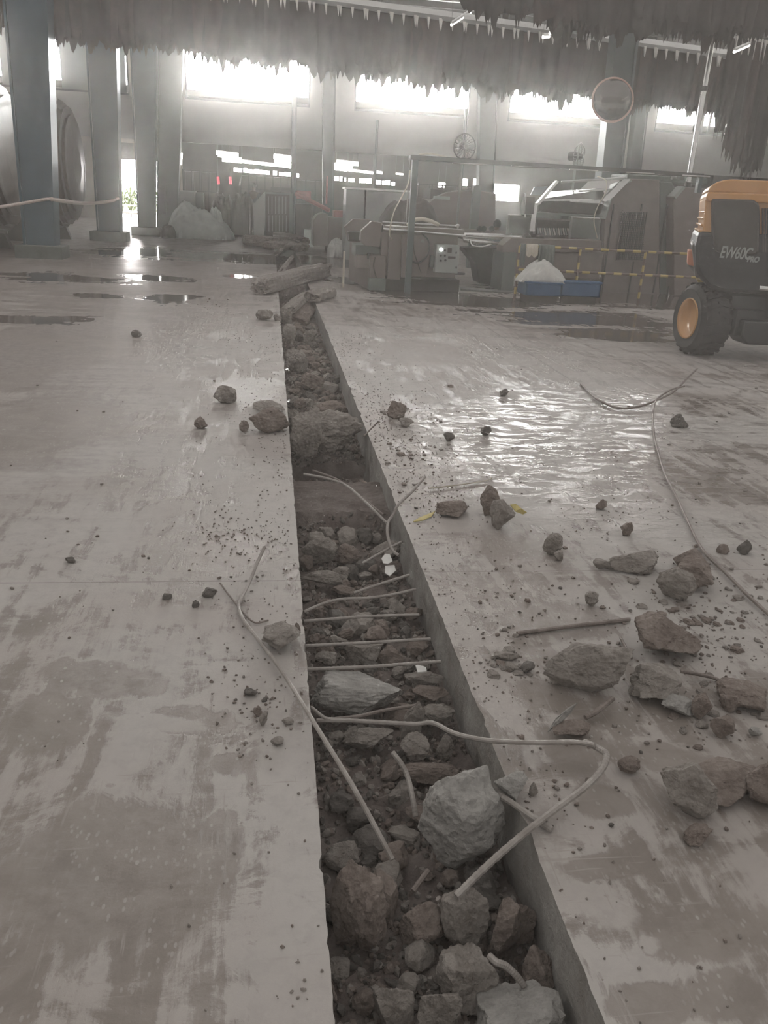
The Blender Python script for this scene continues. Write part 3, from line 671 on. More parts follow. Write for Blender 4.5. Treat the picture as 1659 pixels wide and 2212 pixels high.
# machine with sloping cheek
t = thing('sloped_cabinet_machine', 'grey machine with a sloping pale cheek and a barred dark front', 'machine', (P(590, 510, 30).x, 30, 0))
MB().pprism([(548, 440), (572, 414), (572, 512), (548, 512)], 29.9, 1.6).obj('cheek', M['cabinet'], t, bevel=.01)
MB().pbox(572, 416, 632, 508, 30.1, 1.5, 0).obj('body', M['greenish'], t)
MB().pbox(575, 420, 625, 505, 30.05, .06, .15).obj('front_grille', M['machine_dark'], t)
b = MB()
for i in range(6): b.pbox(579+i*7.5, 424, 581+i*7.5, 462, 30.0, .03)
for i in range(6): b.pbox(580+i*7.5, 465, 582+i*7.5, 500, 30.0, .03)
b.obj('bars', M['steel'], t)
MB().pbox(585, 405, 630, 414, 30.3, .8).obj('top_tray', M['dark_steel'], t)
# dark gap machine
t = thing('dark_press', 'dark press with reddish arm between the thin post and the pink machine', 'machine', (P(660, 510, 30).x, 30, 0))
MB().pbox(638, 440, 672, 512, 30.2, 1.2, 0).obj('body', M['machine_dark'], t, bevel=.02)
MB().tube([P(638, 418, 29.8), P(712, 455, 29.4)], .07, 8).obj('arm', M['red'], t)
MB().pbox(640, 412, 672, 430, 30.1, .6).obj('head', M['red'], t, bevel=.03)
MB().tube([P(705, 440, 29.6), P(707, 380, 29.6)], .03, 8).obj('riser', M['red'], t)
MB().pbox(657, 497, 678, 522, 29.0, .4, 0).obj('waste_bag', M['tarp'], **T('small pale bag standing beside the pink drum machine', 'bag'))
# pink rounded machine
t = thing('rounded_machine', 'pinkish rounded machine left of the big beige control machine', 'machine', (P(710, 520, 27).x, 27, 0))
MB().pprism([(676, 532), (676, 478), (684, 465), (696, 460), (708, 462), (708, 532)], 26.4, 1.2).obj('hood', M['beige'], t, bevel=.03)
MB().pbox(708, 470, 746, 528, 26.6, 1.2, 0).obj('body', M['beige'], t, bevel=.02)
MB().pbox(722, 455, 746, 471, 26.8, .8).obj('top_box', M['red'], t, bevel=.02)
# white panels
t = thing('white_panel_cabinet', 'tall white two panel cabinet behind the dark leather heap', 'cabinet', (P(815, 500, 24).x, 24, 0))
A, B_ = P(748, 408, 24), P(790, 410, 24); C_ = P(886, 417, 24)
MB().box(A.x, B_.x-.02, 24, 24.9, 0, A.z).obj('panel', M['cabinet'], t, bevel=.01)
MB().box(B_.x+.02, C_.x, 24, 24.9, 0, A.z).obj('panel', M['cabinet'], t, bevel=.01)
MB().box(A.x-.03, C_.x+.03, 23.95, 24.95, A.z, A.z+.05).obj('top_edge', M['white_paint'], t)
# beige tall machine behind
t = thing('tall_beige_machine', 'tall beige machine housing behind the steel table', 'machine', (P(1010, 500, 23).x, 23, 0))
MB().pprism([(925, 500), (925, 440), (945, 425), (968, 415), (1030, 410), (1072, 418), (1072, 500)], 23, 2.0).obj('housing', M['beige'], t, bevel=.02)
MB().pbox(930, 408, 975, 432, 23.4, 1.2).obj('feed_head', M['machine_dark'], t, bevel=.03)
MB().pbox(940, 424, 972, 431, 22.9, .3).obj('ledge', M['cabinet'], t, bevel=.01)
MB().pbox(1020, 400, 1036, 500, 22.8, .2, 0).obj('side_post', M['greenish'], t)
# dark leather heap
blob(810, 433, 978, 500, 18.3, 1.9, 21, M['hide'], 'leather_heap', .12, z0=.7, lumps=1.3, prof=(.15, .55, .85, 1.0, .95, .93, 1.0, .95, .8, .35), power=3.2, **T('big dark rounded heap of leather lying on the beige control machine', 'leather heap'))
# ------------------------------------------------------------------ tannery drums
def drum(px_end, py, Y, R_, Lx, label):
    c = P(px_end, py, Y); cz = R_+.35; x1 = c.x
    t = thing('tanning_drum', label, 'drum', (x1-Lx/2, Y, 0)); mt = Matrix.Translation((x1-Lx, Y, cz)) @ Matrix.Rotation(pi/2, 4, 'Y')
    RX = Matrix.Rotation(pi/2, 4, 'Y') @ Matrix.Rotation(.1, 4, 'Z'); n = 18
    mt = Matrix.Translation((x1-Lx, Y, cz)) @ RX
    MB().lathe([(R_*.80, 0), (R_*.97, .35), (R_, .7), (R_, Lx-.75), (R_*.97, Lx-.5), (R_*.86, Lx-.2), (R_*.62, Lx-.04), (R_*.3, Lx), (.01, Lx)], n, mt).obj('barrel', M['wood'], t)
    for k, (x, q) in enumerate(((.62, .98), (1.05, 1.0), (1.5, 1.0), (2.1, 1.0), (2.7, 1.0), (.46, .955), (.32, .91), (.17, .84), (.08, .72))):
        MB().lathe([(R_*q*.97, -.03), (R_*q*1.03, -.025), (R_*q*1.03, .035), (R_*q*.97, .04)], n, Matrix.Translation((x1-x, Y, cz)) @ RX).obj('hoop', M['dark_steel' if k < 5 else 'wood'], t)
    for s in (-1, 1): MB().prism([(x1-1.9, Y+s*R_*.5-.12, 0), (x1-.5, Y+s*R_*.5-.12, 0), (x1-.75, Y+s*R_*.5-.12, .7), (x1-1.6, Y+s*R_*.5-.12, .7)], .24).obj('cradle', M['machine_dark'], t)
    return t
drum(172, 420, 26.5, 1.75, 4.4, 'big dark wooden tanning drum behind the nearest blue column')
drum(36, 390, 21.8, 1.75, 3.8, 'big wooden tanning drum at the edge, in front of the other drum')
MB().prism([P(-60, 250, 30), P(30, 262, 30), P(34, 460, 30), P(-60, 470, 30)], .4).obj('leather_screen', M['hide_red'], **T('brown hanging leather screen above the edge drum', 'screen'))
# rope barrier
for (pts, lab, r, m) in (
    ([(-40, 452, 19.6), (0, 447, 19.7), (50, 439, 19.8), (95, 431, 19.9), (108, 430, 19.97)], 'pink and white rope from the edge drum to the nearest blue column', .032, 'rope'),
    ([(110, 430, 19.97), (135, 434, 21), (175, 439, 24), (210, 438, 26), (240, 434, 27.0), (256, 428, 27.2)], 'pink and white rope sagging between the two nearest blue columns', .045, 'rope'),
    ([(44, 410, 22), (60, 420, 21.5), (80, 424, 21), (108, 430, 20.3)], 'thin pale rope coming from the drum to the knot on the nearest column', .02, 'cord')):
    MB().tube(smooth([P(x, y, Y) for x, y, Y in pts]), r, 8).obj('barrier_rope', M[m], smooth=True, **T(lab, 'rope'))
# bag and pallet by the far wall, plants and rail outside
c = G(167, 466); s = .5
t = thing('shopping_bag', 'small bright blue bag standing on the floor near the pallet of goods', 'bag', c)
MB().prism([(c.x-.24, c.y, 0), (c.x+.24, c.y, 0), (c.x+.20, c.y, .52), (c.x+.06, c.y, .66), (c.x-.10, c.y, .60), (c.x-.2, c.y, .5)], .3).obj('body', M['bag_blue'], t, bevel=.03)
MB().tube(smooth([(c.x-.12, c.y+.1, .5), (c.x-.1, c.y+.1, .78), (c.x+.08, c.y+.1, .8), (c.x+.12, c.y+.1, .5)]), .02, 6).obj('handle', M['bag_blue'], t)
c = G(192, 463)
t = thing('goods_pallet', 'low dark stack of goods on a pallet beside the blue bag', 'pallet', c)
MB().box(c.x-.6, c.x+.7, c.y, c.y+1.2, 0, .14).obj('pallet_base', M['wood'], t); MB().box(c.x-.55, c.x+.5, c.y+.05, c.y+1.1, .14, .85).obj('boxes', M['machine_dark'], t, bevel=.04)
for k in range(4): MB().box(c.x+.5, c.x+.68, c.y+.1+.22*k, c.y+.27+.22*k, .14, .5+.1*k).obj('orange_box', M['orange'], t, bevel=.02)
blob(168, 418, 212, 436, c.y+.2, .6, 31, M['wood'], 'goods_heap', .6, z0=.83, **T('brownish heap of goods on top of the low pallet stack', 'goods'))
def plant(cx, y, sc, label, seed):
    r = random.Random(seed); t = thing('garden_plant', label, 'plant', (cx, y, 0), 'plants outside the doorway'); b = MB()
    for i in range(46):
        a = r.uniform(0, 2*pi); l = r.uniform(.6, 1.25)*sc; z = r.uniform(.1, 1.0)*sc; d = Vector((cos(a), sin(a), r.uniform(.5, 1.6))).normalized()
        p0 = Vector((cx, y, z))+Vector((cos(a), sin(a), 0))*.1; p1 = p0+d*l*.5; p2 = p1+(d+Vector((0, 0, -.6))).normalized()*l*.4; w_ = Vector((-sin(a), cos(a), 0))*.06*sc
        b.add([p0-w_*.4, p0+w_*.4, p1+w_, p1-w_, p2], [(0, 1, 2, 3), (3, 2, 4)])
    b.obj('foliage', M['leaf_green'], t); MB().tube([(cx, y, 0), (cx, y, 1.0*sc)], .03, 6).obj('stem', M['wood'], t)
for k, px in enumerate((262, 282, 303, 324, 345)):
    A = P(px, 440, 49.2); plant(A.x, 49.2, .95+.12*((k*7) % 3), 'leafy green plant in the row outside the bright doorway', k)
t = thing('white_railing', 'low white railing in front of the plants outside', 'railing', (P(300, 455, 48).x, 48, 0))
A, B_ = P(245, 453, 47.6), P(360, 456, 47.6)
for z in (.25, .62): MB().tube([(A.x, 47.6, z), (B_.x, 47.6, z)], .045, 8).obj('bar', M['white_paint'], t)
for k in range(5): x = A.x+(B_.x-A.x)*k/4; MB().tube([(x, 47.6, 0), (x, 47.6, .65)], .04, 8).obj('post', M['white_paint'], t)
t = thing('wall_box', 'grey box hung on the dark column edge by the doorway', 'box', (P(345, 410, 31.4).x, 31.4, 1.5))
MB().pbox(342, 404, 358, 462, 31.3, .25).obj('body', M['column_grey'], t, bevel=.01)
MB().pbox(344, 408, 356, 458, 31.26, .04).obj('door', M['column_grey'], t)
# ------------------------------------------------------------------ control machine, front
Y1 = 16.0
c0 = P(900, 620, Y1)
t = thing('control_machine', 'beige steel machine with a control box, nearest the trench on its right side', 'machine', (c0.x, Y1+.8, 0))
fl = P(797, 630, Y1).x; fr = P(1000, 600, Y1).x
topf = P(915, 502, Y1).z; topb = P(905, 483, Y1+1.2).z
b = MB(); b.box(P(824, 560, Y1).x, fr-.12, Y1+.15, Y1+1.5, .28, topf-.03); b.obj('body', M['beige'], t, bevel=.015)
MB().box(P(840, 560, Y1).x, P(868, 560, Y1).x, Y1+.10, Y1+.2, .22, topf-.06).obj('front_panel', M['beige'], t, bevel=.008)
MB().box(P(872, 560, Y1).x, P(925, 560, Y1).x, Y1+.06, Y1+.2, .30, topf-.06).obj('front_panel', M['beige'], t, bevel=.008)
# low left body, tapering to the rear
A = P(754, 560, 17.6)
MB().add([(fl, Y1, .02), (P(832, 600, Y1).x, Y1, .02), (P(832, 600, Y1).x, Y1+1.7, .02), (A.x, 17.6, .05), (fl, Y1, .62), (P(832, 600, Y1).x, Y1, .62), (P(832, 600, Y1).x, Y1+1.7, .8), (A.x, 17.6, .8)],
         [(0, 3, 2, 1), (4, 5, 6, 7), (0, 1, 5, 4), (1, 2, 6, 5), (2, 3, 7, 6), (3, 0, 4, 7)]).obj('side_body', M['beige'], t, bevel=.01)
part_box(t, 'foot_box', 'greenish', (797, 602, 833, 631, Y1-.12, .3, .02))
part_box(t, 'lower_box', 'greenish', (768, 530, 822, 556, Y1+.3, .8))
part_box(t, 'side_box', 'beige', (770, 552, 812, 580, Y1+.1, .5))
part_box(t, 'slot', 'black', (793, 546, 800, 560, Y1+.08, .04))
MB().pprism([(744, 490), (763, 473), (800, 474), (800, 520), (779, 523), (752, 521)], Y1+1.3, .2).obj('cheek', M['beige'], t, bevel=.01)
MB().pprism([(780, 499), (803, 478), (826, 481), (820, 534), (788, 531), (778, 520)], Y1+.12, .22).obj('cheek', M['beige'], t, bevel=.01)
MB().pprism([(752, 500), (782, 500), (782, 520), (754, 520)], Y1+.9, .5).obj('roller_box', M['machine_dark'], t, bevel=.02)
part_box(t, 'hood_joint', 'dark_steel', (820, 486, 832, 538, Y1+.2, .8))
# tray: back board and shiny rims
MB().pbox(826, 482, 990, 505, Y1+1.15, .06).obj('back_board', M['beige'], t, bevel=.01)
MB().pbox(828, 492, 1004, 505, Y1+.12, .5).obj('tray', M['beige'], t, bevel=.01)
MB().tube([P(828, 495, Y1+.08), P(1005, 509, Y1+.08)], .022, 8).obj('front_rim', M['stainless'], t)
MB().tube([P(826, 480, Y1+1.15), P(990, 489, Y1+1.15)], .02, 8).obj('back_rim', M['stainless'], t)
MB().lathe([(.04, 0), (.05, .02), (.03, .04)], 10, Matrix.Translation(P(988, 489, Y1+1.1)) @ Matrix.Rotation(pi/2, 4, 'X')).obj('corner_bolt', M['stainless'], t)
part_box(t, 'dark_base', 'machine_dark', (832, 602, 992, 640, Y1+.3, 1.0, .0))
part_box(t, 'pump', 'greenish', (842, 594, 856, 604, Y1+.12, .2))
part_box(t, 'lever_arm', 'greenish', (930, 552, 938, 578, Y1-.02, .12))
# bull-nose of the leg and the round knee
MB().pprism([(868, 508), (925, 508), (928, 560), (922, 596), (868, 600)], Y1+.04, .12).obj('leg_plate', M['beige'], t, bevel=.01)
# control box
cb = MB().pbox(941, 529, 991, 590, Y1-.12, .22).obj('control_box', M['cabinet'], t, bevel=.012)
def disc(px, py, Y, r, m, parent, name, h=.02):
    MB().lathe([(r, 0), (r, h), (r*.6, h*1.2)], 12, Matrix.Translation(P(px, py, Y)) @ Matrix.Rotation(pi/2, 4, 'X')).obj(name, M[m], parent)
disc(953, 539, Y1-.13, .035, 'indicator', cb, 'indicator')
for x, y in ((961, 541), (952, 552), (961, 552), (952, 563), (962, 562)): disc(x, y, Y1-.13, .02, 'black', cb, 'button')
for r in ((967, 536, 976, 546), (968, 554, 984, 559)): MB().pbox(*r, Y1-.13, .02).obj('meter', M['machine_dark'], cb)
for y in (544, 576): MB().pbox(984, y, 987, y+4, Y1-.13, .02).obj('latch', M['black'], cb)
MB().box(P(815, 560, Y1).x, fr-.1, 17.55, 20.3, .0, .72).obj('rear_platform', M['machine_dark'], t, bevel=.02)
# hoses and cords
MB().tube(smooth([P(882, 500, Y1-.03), P(881, 540, Y1-.1), P(886, 560, Y1-.12), (P(900, 568, Y1-.12)), P(914, 562, Y1-.1), P(926, 545, Y1-.05), P(925, 520, Y1-.02), P(912, 505, Y1-.02)]), .016, 8).obj('hose', M['black'], t, smooth=True)
MB().tube(smooth([P(893, 520, Y1-.02), P(895, 545, Y1-.06), P(903, 570, Y1-.06), P(910, 590, Y1-.02)]), .008, 6).obj('cable', M['machine_dark'], t, smooth=True)
MB().tube(smooth([P(810, 555, Y1), P(807, 575, Y1-.06), P(813, 600, Y1-.02)]), .012, 6).obj('cable', M['machine_dark'], t, smooth=True)
disc(913, 521, Y1+.02, .03, 'steel', t, 'tap')
# gantry post and tray
t = thing('cable_gantry', 'green-grey post carrying a long cable tray over the machines', 'gantry', (P(883, 630, Y1-.25).x, Y1-.25, 0))
A, B_ = P(884, 640, Y1-.2), P(895, 340, Y1-.2)
x = P(889, 480, Y1-.2).x; ztop = P(895, 342, Y1-.2).z
MB().box(x-.055, x+.055, Y1-.25, Y1-.14, .0, ztop).obj('post', M['column_grey'], t, bevel=.006)
MB().tube([(x-.10, Y1-.2, 1.25), (x-.10, Y1-.2, ztop)], .012, 8).obj('conduit', M['stainless'], t)
E_ = P(1425, 379, Y1+1.6)
MB().prism([(x-.1, Y1-.3, ztop-.03), (E_.x, Y1-.3, E_.z-.06), (E_.x, Y1-.3, E_.z), (x-.1, Y1-.3, ztop+.05)], .25).obj('tray', M['dark_steel'], t)
for k in range(5):
    u = .12+.2*k; MB().tube([(x+(E_.x-x)*u, Y1-.32, ztop+(E_.z-ztop)*u-.05), (x+(E_.x-x)*(u+.1), Y1-.32, ztop+(E_.z-ztop)*(u+.1)-.05)], .012, 6).obj('tray_cable', M['stainless'], t)
MB().box(E_.x-.08, E_.x, Y1-.3, Y1-.2, 2.05, E_.z).obj('end_post', M['column_grey'], t)
MB().tube(smooth([P(905, 334, Y1-.2), P(925, 332, Y1-.2), P(950, 336, Y1-.2), P(985, 347, Y1-.2)]), .015, 6).obj('tray_cable', M['cord'], t, smooth=True)
MB().tube(smooth([P(886, 368, Y1-.33), P(882, 395, Y1-.4), P(868, 425, Y1-.42), P(852, 455, Y1-.42), P(844, 485, Y1-.40), P(842, 505, Y1-.35), P(846, 517, Y1-.1)]), .011, 6).obj('hanging_cord', M['cord'], smooth=True, **T('cream cord hanging from the cable tray down to the control machine', 'cord'))
MB().pbox(741, 543, 745, 600, 16.4, .06, .0).obj('pale_pipe', M['cord'], **T('thin pale upright pipe at the left end of the control machine', 'pipe'))
blob(708, 519, 750, 543, 24.6, .8, 41, M['sack'], 'white_sack', .2, lumps=1.3, **T('small white sack on the floor just behind the control machine', 'sack'))
MB().tube(smooth([P(880, 487, Y1+.9), P(900, 474, Y1+.9), P(925, 476, Y1+.9), P(948, 486, Y1+.9)]), [.04]*25, 6).obj('leather_strip', M['cord'], smooth=True, **T('curled pale leather strip lying on the tray in front of the dark heap', 'leather strip'))
# ------------------------------------------------------------------ feed table between the machines
Y2 = 17.4
t = thing('feed_table', 'long steel feed table between the control machine and the wide grey machine', 'table', (P(1070, 600, Y2).x, Y2, 0))
a, b2 = P(1005, 512, Y2), P(1300, 522, Y2)
MB().prism([P(1000, 512, Y2), P(1090, 526, Y2), P(1092, 531, Y2), P(1000, 517, Y2)], 1.5).obj('table_top', M['stainless'], t)
MB().tube([P(1002, 508, Y2+.1), P(1145, 514, Y2+.1)], .06, 12).obj('roller', M['stainless'], t, smooth=True)
MB().tube([P(1002, 520, Y2-.05), P(1086, 527, Y2-.05)], .035, 12).obj('roller', M['stainless'], t, smooth=True)
MB().pprism([(1086, 530), (1105, 514), (1300, 520), (1300, 545), (1086, 545)], Y2-.5, .5).obj('apron', M['beige'], t, bevel=.01)
MB().pbox(1085, 545, 1112, 628, Y2-.45, 1.0, 0).obj('leg_box', M['greenish'], t, bevel=.01)
MB().pbox(1112, 540, 1300, 600, Y2-.4, .8).obj('front_plate', M['beige'], t, bevel=.01)
MB().pprism([(1000, 535), (1090, 535), (1090, 620), (1035, 612), (1028, 570)], Y2+.4, .6).obj('gear_box', M['machine_dark'], t, bevel=.02)
MB().tube(smooth([P(1014, 517, Y2-.1), P(1020, 530, Y2-.12), P(1040, 533, Y2-.12), P(1062, 528, Y2-.1)]), .02, 8).obj('hose', M['stainless'], t, smooth=True)
for k, x_ in enumerate((1035, 1044, 1061)): disc(x_, 494, Y2+1.1, .06, 'black', t, 'knob', .05)
for x_ in (1137, 1167): MB().lathe([(.09, 0), (.10, .05), (.05, .1), (.02, .11)], 12, Matrix.Translation(P(x_, 516, Y2-.3))).obj('knob', M['machine_dark'], t)
MB().pbox(1000, 497, 1100, 506, Y2+1.2, .2).obj('back_rail', M['beige'], t)
MB().tube([P(995, 624, Y1+.6), P(1110, 632, Y1+.6)], .03, 8).obj('floor_pipe', M['steel'], **T('thin steel pipe lying on the wet floor below the feed table', 'pipe'))
# frosted guards on the table
for (x0, y0, x1, y1, lab) in ((1097, 464, 1148, 505, 'clear guard panel with a bright top rail left of the slatted rollers'), (1232, 469, 1296, 515, 'clear guard panel with a bright top rail right of the slatted rollers')):
    g = thing('guard_panel', lab, 'guard', P((x0+x1)/2, y1, Y2+.2))
    MB().pbox(x0, y0+2, x1, y1, Y2+.2, .02).obj('sheet', M['greenish'], g); MB().tube([P(x0, y0, Y2+.2), P(x1, y0+3, Y2+.2)], .02, 8).obj('top_rail', M['stainless'], g)
    MB().pbox(x0-1, y0, x0+3, y1+3, Y2+.18, .06).obj('post', M['steel'], g)
# ------------------------------------------------------------------ wide grey machine
Y3 = 17.6
t = thing('wide_machine', 'wide grey enclosed machine with a glaring steel hood, behind the striped barrier', 'machine', (P(1380, 600, Y3).x, Y3+1, 0))
# main housings
MB().pprism([(1300, 640), (1305, 470), (1318, 428), (1348, 400), (1362, 386), (1425, 388), (1425, 640)], Y3, 2.4).obj('housing', M['beige'], t, bevel=.02)
MB().pprism([(1425, 640), (1425, 392), (1452, 394), (1462, 412), (1462, 640)], Y3+.1, 2.3).obj('housing', M['greenish'], t, bevel=.02)
MB().pprism([(1455, 640), (1455, 425), (1478, 404), (1540, 408), (1560, 640)], Y3-.25, 2.5).obj('housing', M['beige'], t, bevel=.02)
MB().pprism([(1456, 424), (1476, 402), (1481, 405), (1460, 430)], Y3-.3, .3).obj('corner_trim', M['cabinet'], t)
MB().pprism([(1300, 470), (1310, 460), (1330, 398), (1362, 386), (1365, 392), (1336, 404), (1322, 430), (1308, 474)], Y3-.06, .3).obj('edge_frame', M['cabinet'], t)
# mesh panel
g = MB(); g.pbox(1338, 455, 1392, 565, Y3-.05, .04); go = g.obj('mesh_panel', M['beige'], t)
g = MB()
for i in range(14): g.pbox(1340+i*3.8, 458, 1341.6+i*3.8, 562, Y3-.07, .02)
for i in range(22): g.pbox(1340, 459+i*4.8, 1391, 460.4+i*4.8, Y3-.065, .02)
g.obj('mesh_wires', M['dark_steel'], go)
for x in (1312, 1372, 1426): MB().pbox(x, 440, x+2.5, 634, Y3-.03, .05).obj('panel_joint', M['dark_steel'], t)
MB().pbox(1300, 634, 1540, 652, Y3+.2, 1.6, .0).obj('plinth', M['machine_dark'], t)
MB().pbox(1355, 380, 1530, 394, Y3+1.2, 1.0).obj('top_duct', M['greenish'], t, bevel=.03)
MB().pbox(1462, 380, 1478, 388, Y3+.9, .3).obj('pole_foot', M['dark_steel'], t)
# hood: frame, glazing opening and the bright stainless plate
MB().pprism([(1158, 442), (1203, 390), (1208, 392), (1166, 442)], Y3-.1, .15).obj('hood_strut', M['stainless'], t)
MB().tube([P(1212, 393, Y3+.1), P(1350, 384, Y3+.1)], .025, 8).obj('hood_rail', M['stainless'], t)
MB().tube([P(1250, 413, Y3+.1), P(1338, 408, Y3+.1)], .02, 8).obj('hood_rail', M['stainless'], t)
pl, pr = P(1185, 414, Y3+1.1), P(1338, 404, Y3+1.1); ql, qr = P(1162, 431, Y3+.2), P(1305, 430, Y3+.2)
MB().add([ql, qr, pr, pl, ql-Vector((0, 0, .03)), qr-Vector((0, 0, .03)), pr-Vector((0, 0, .03)), pl-Vector((0, 0, .03))], [(0, 1, 2, 3), (7, 6, 5, 4), (0, 4, 5, 1), (1, 5, 6, 2), (2, 6, 7, 3), (3, 7, 4, 0)]).obj('hood_plate', M['stainless'], t)
MB().pprism([(1300, 433), (1345, 388), (1362, 388), (1325, 426), (1308, 436)], Y3-.12, .12).obj('hood_strut', M['stainless'], t)
MB().pbox(1162, 436, 1302, 462, Y3+.3, 1.3).obj('upper_beam', M['machine_dark'], t, bevel=.03)
MB().pbox(1155, 462, 1302, 474, Y3+.15, 1.0).obj('cross_beam', M['greenish'], t, bevel=.01)
MB().pbox(1158, 476, 1232, 508, Y3+.5, .2).obj('roller_case', M['machine_dark'], t)
for i in range(15):
    A, B_ = P(1161+i*5, 493, Y3+.35), P(1164+i*5, 508, Y3+.3); MB().tube([A, B_], .018, 6).obj('slat', M['clip'] if i % 2 else M['cabinet'], t)
MB().pprism([(1243, 500), (1296, 505), (1296, 519), (1240, 512)], Y3+.1, .1).obj('bright_plate', M['cabinet'], t)
MB().pbox(1214, 466, 1228, 474, Y3+.05, .1).obj('motor_box', M['black'], t)
MB().pbox(1148, 438, 1158, 500, Y3-.1, .2).obj('left_frame', M['stainless'], t)
# screen on an arm
s = thing('control_screen', 'tilted control screen on an arm at the left end of the glaring hood', 'screen', P(1163, 420, Y3-.2))
MB().pprism([(1146, 422), (1155, 404), (1185, 403), (1168, 422)], Y3-.25, .06).obj('display', M['screen'], s, bevel=.01)
MB().pbox(1135, 425, 1155, 462, Y3-.2, .25).obj('back_box', M['machine_dark'], s, bevel=.01)
MB().tube([P(1134, 470, Y3-.1), P(1134, 418, Y3-.1)], .02, 8).obj('arm', M['stainless'], s)
MB().tube(smooth([P(1290, 381, Y3-.3), P(1309, 390, Y3-.35), P(1308, 415, Y3-.38), P(1292, 445, Y3-.4), P(1283, 475, Y3-.4), P(1290, 515, Y3-.36)]), .010, 6).obj('hanging_cord', M['cord'], smooth=True, **T('thin cream cord curving down in front of the glaring hood', 'cord'))
# ------------------------------------------------------------------ striped barrier
YB = 15.3
t = thing('striped_barrier', 'yellow and brown striped tube barrier in front of the wide machine', 'barrier', (P(1300, 650, YB).x, YB, 0))
zt, zm = P(1250, 537, YB).z, P(1250, 588, YB).z
xs_ = [P(1116, 600, YB).x, P(1246, 600, YB).x, P(1386, 600, YB).x, P(1525, 600, YB).x]
def striped(a, b, r, n):
    a, b = Vector(a), Vector(b)
    for i in range(0, n): yield i % 2, MB().tube([a+(b-a)*i/n, a+(b-a)*(i+1)/n], r, 10)
for z in (zt, zm):
    for k, q in (striped((xs_[0], YB, z), (xs_[3], YB, z), .023, 24)): q.obj('rail' if k == 0 else 'rail_stripe', M[('yellow_stripe', 'brown_stripe')[k]], t)
for x in xs_:
    for k, q in (striped((x, YB, .0), (x, YB, zt), .023, 8)): q.obj('post' if k == 0 else 'post_stripe', M[('brown_stripe', 'yellow_stripe')[k]], t)
# clothes hung over the rail
def cloth(px0, px1, y1, m, lab, seed):
    x0, x1 = P(px0, 545, YB).x, P(px1, 545, YB).x; z1 = P(px0, y1, YB).z; b = MB(); n = 14; vs = []
    prof = [(.06, z1+.08), (.05, zt-.02), (.03, zt+.03), (0, zt+.042), (-.035, zt+.03), (-.055, zt-.05), (-.06, (zt+z1)/2), (-.065, z1)]
    for i in range(n+1):
        x = x0+(x1-x0)*i/n
        for y, z in prof: vs.append((x, YB+y+.015*sin(i*1.9+seed)*(1 if z < zt-.03 else 0), z+.02*sin(i*.9+seed)*(1 if z < zt-.1 else 0)))
    k = len(prof); fs = [(i*k+j, i*k+j+1, (i+1)*k+j+1, (i+1)*k+j) for i in range(n) for j in range(k-1)]
    b.add(vs, fs).obj('hung_cloth', M[m], smooth=True, **T(lab, 'cloth'))
cloth(1122, 1134, 572, 'greenish', 'grey-green work cloth over the barrier rail, leftmost of those hung there', 1)
cloth(1135, 1160, 553, 'cord', 'dull yellow cloth draped over the striped barrier rail', 2)
cloth(1162, 1196, 590, 'greenish', 'long grey-green work cloth over the barrier rail right of the yellow one', 3)
# blue crates and the sack
def crate(px0, y0, px1, y1, Y, D, lab):
    t = thing('plastic_crate', lab, 'crate', (P((px0+px1)/2, y1, Y).x, Y, 0)); A, B_ = P(px0, y0, Y), P(px1, y1, Y); z1 = P((px0+px1)/2, y0, Y).z
    zb = .14
    b = MB(); th = .03
    b.box(A.x, B_.x, Y, Y+th, zb, z1); b.box(A.x, B_.x, Y+D-th, Y+D, zb, z1); b.box(A.x, A.x+th, Y, Y+D, zb, z1); b.box(B_.x-th, B_.x, Y, Y+D, zb, z1); b.box(A.x, B_.x, Y, Y+D, zb, zb+.03)
    b.obj('tub', M['blue_plastic'], t, bevel=.008)
    MB().box(A.x-.015, B_.x+.015, Y-.015, Y+D+.015, z1-.03, z1+.01).obj('lid', M['blue_plastic'], t, bevel=.01)
    MB().box(A.x+.05, B_.x-.05, Y+.05, Y+D-.05, 0, zb).obj('stand', M['machine_dark'], t)
crate(1138, 611, 1212, 638, 14.9, .55, 'blue plastic tub under the white sack')
crate(1214, 609, 1296, 638, 15.02, .2, 'flat blue plastic tub right of the white sack')
blob(1124, 567, 1234, 614, 14.93, .5, 51, M['sack'], 'white_sack', .24, z0=P(1180, 611, 15).z-.005, lumps=1.5, prof=(.3, .55, .85, 1, 1, .9, .8, .7, .35), **T('crumpled white plastic sack lying on the blue tub', 'sack'))
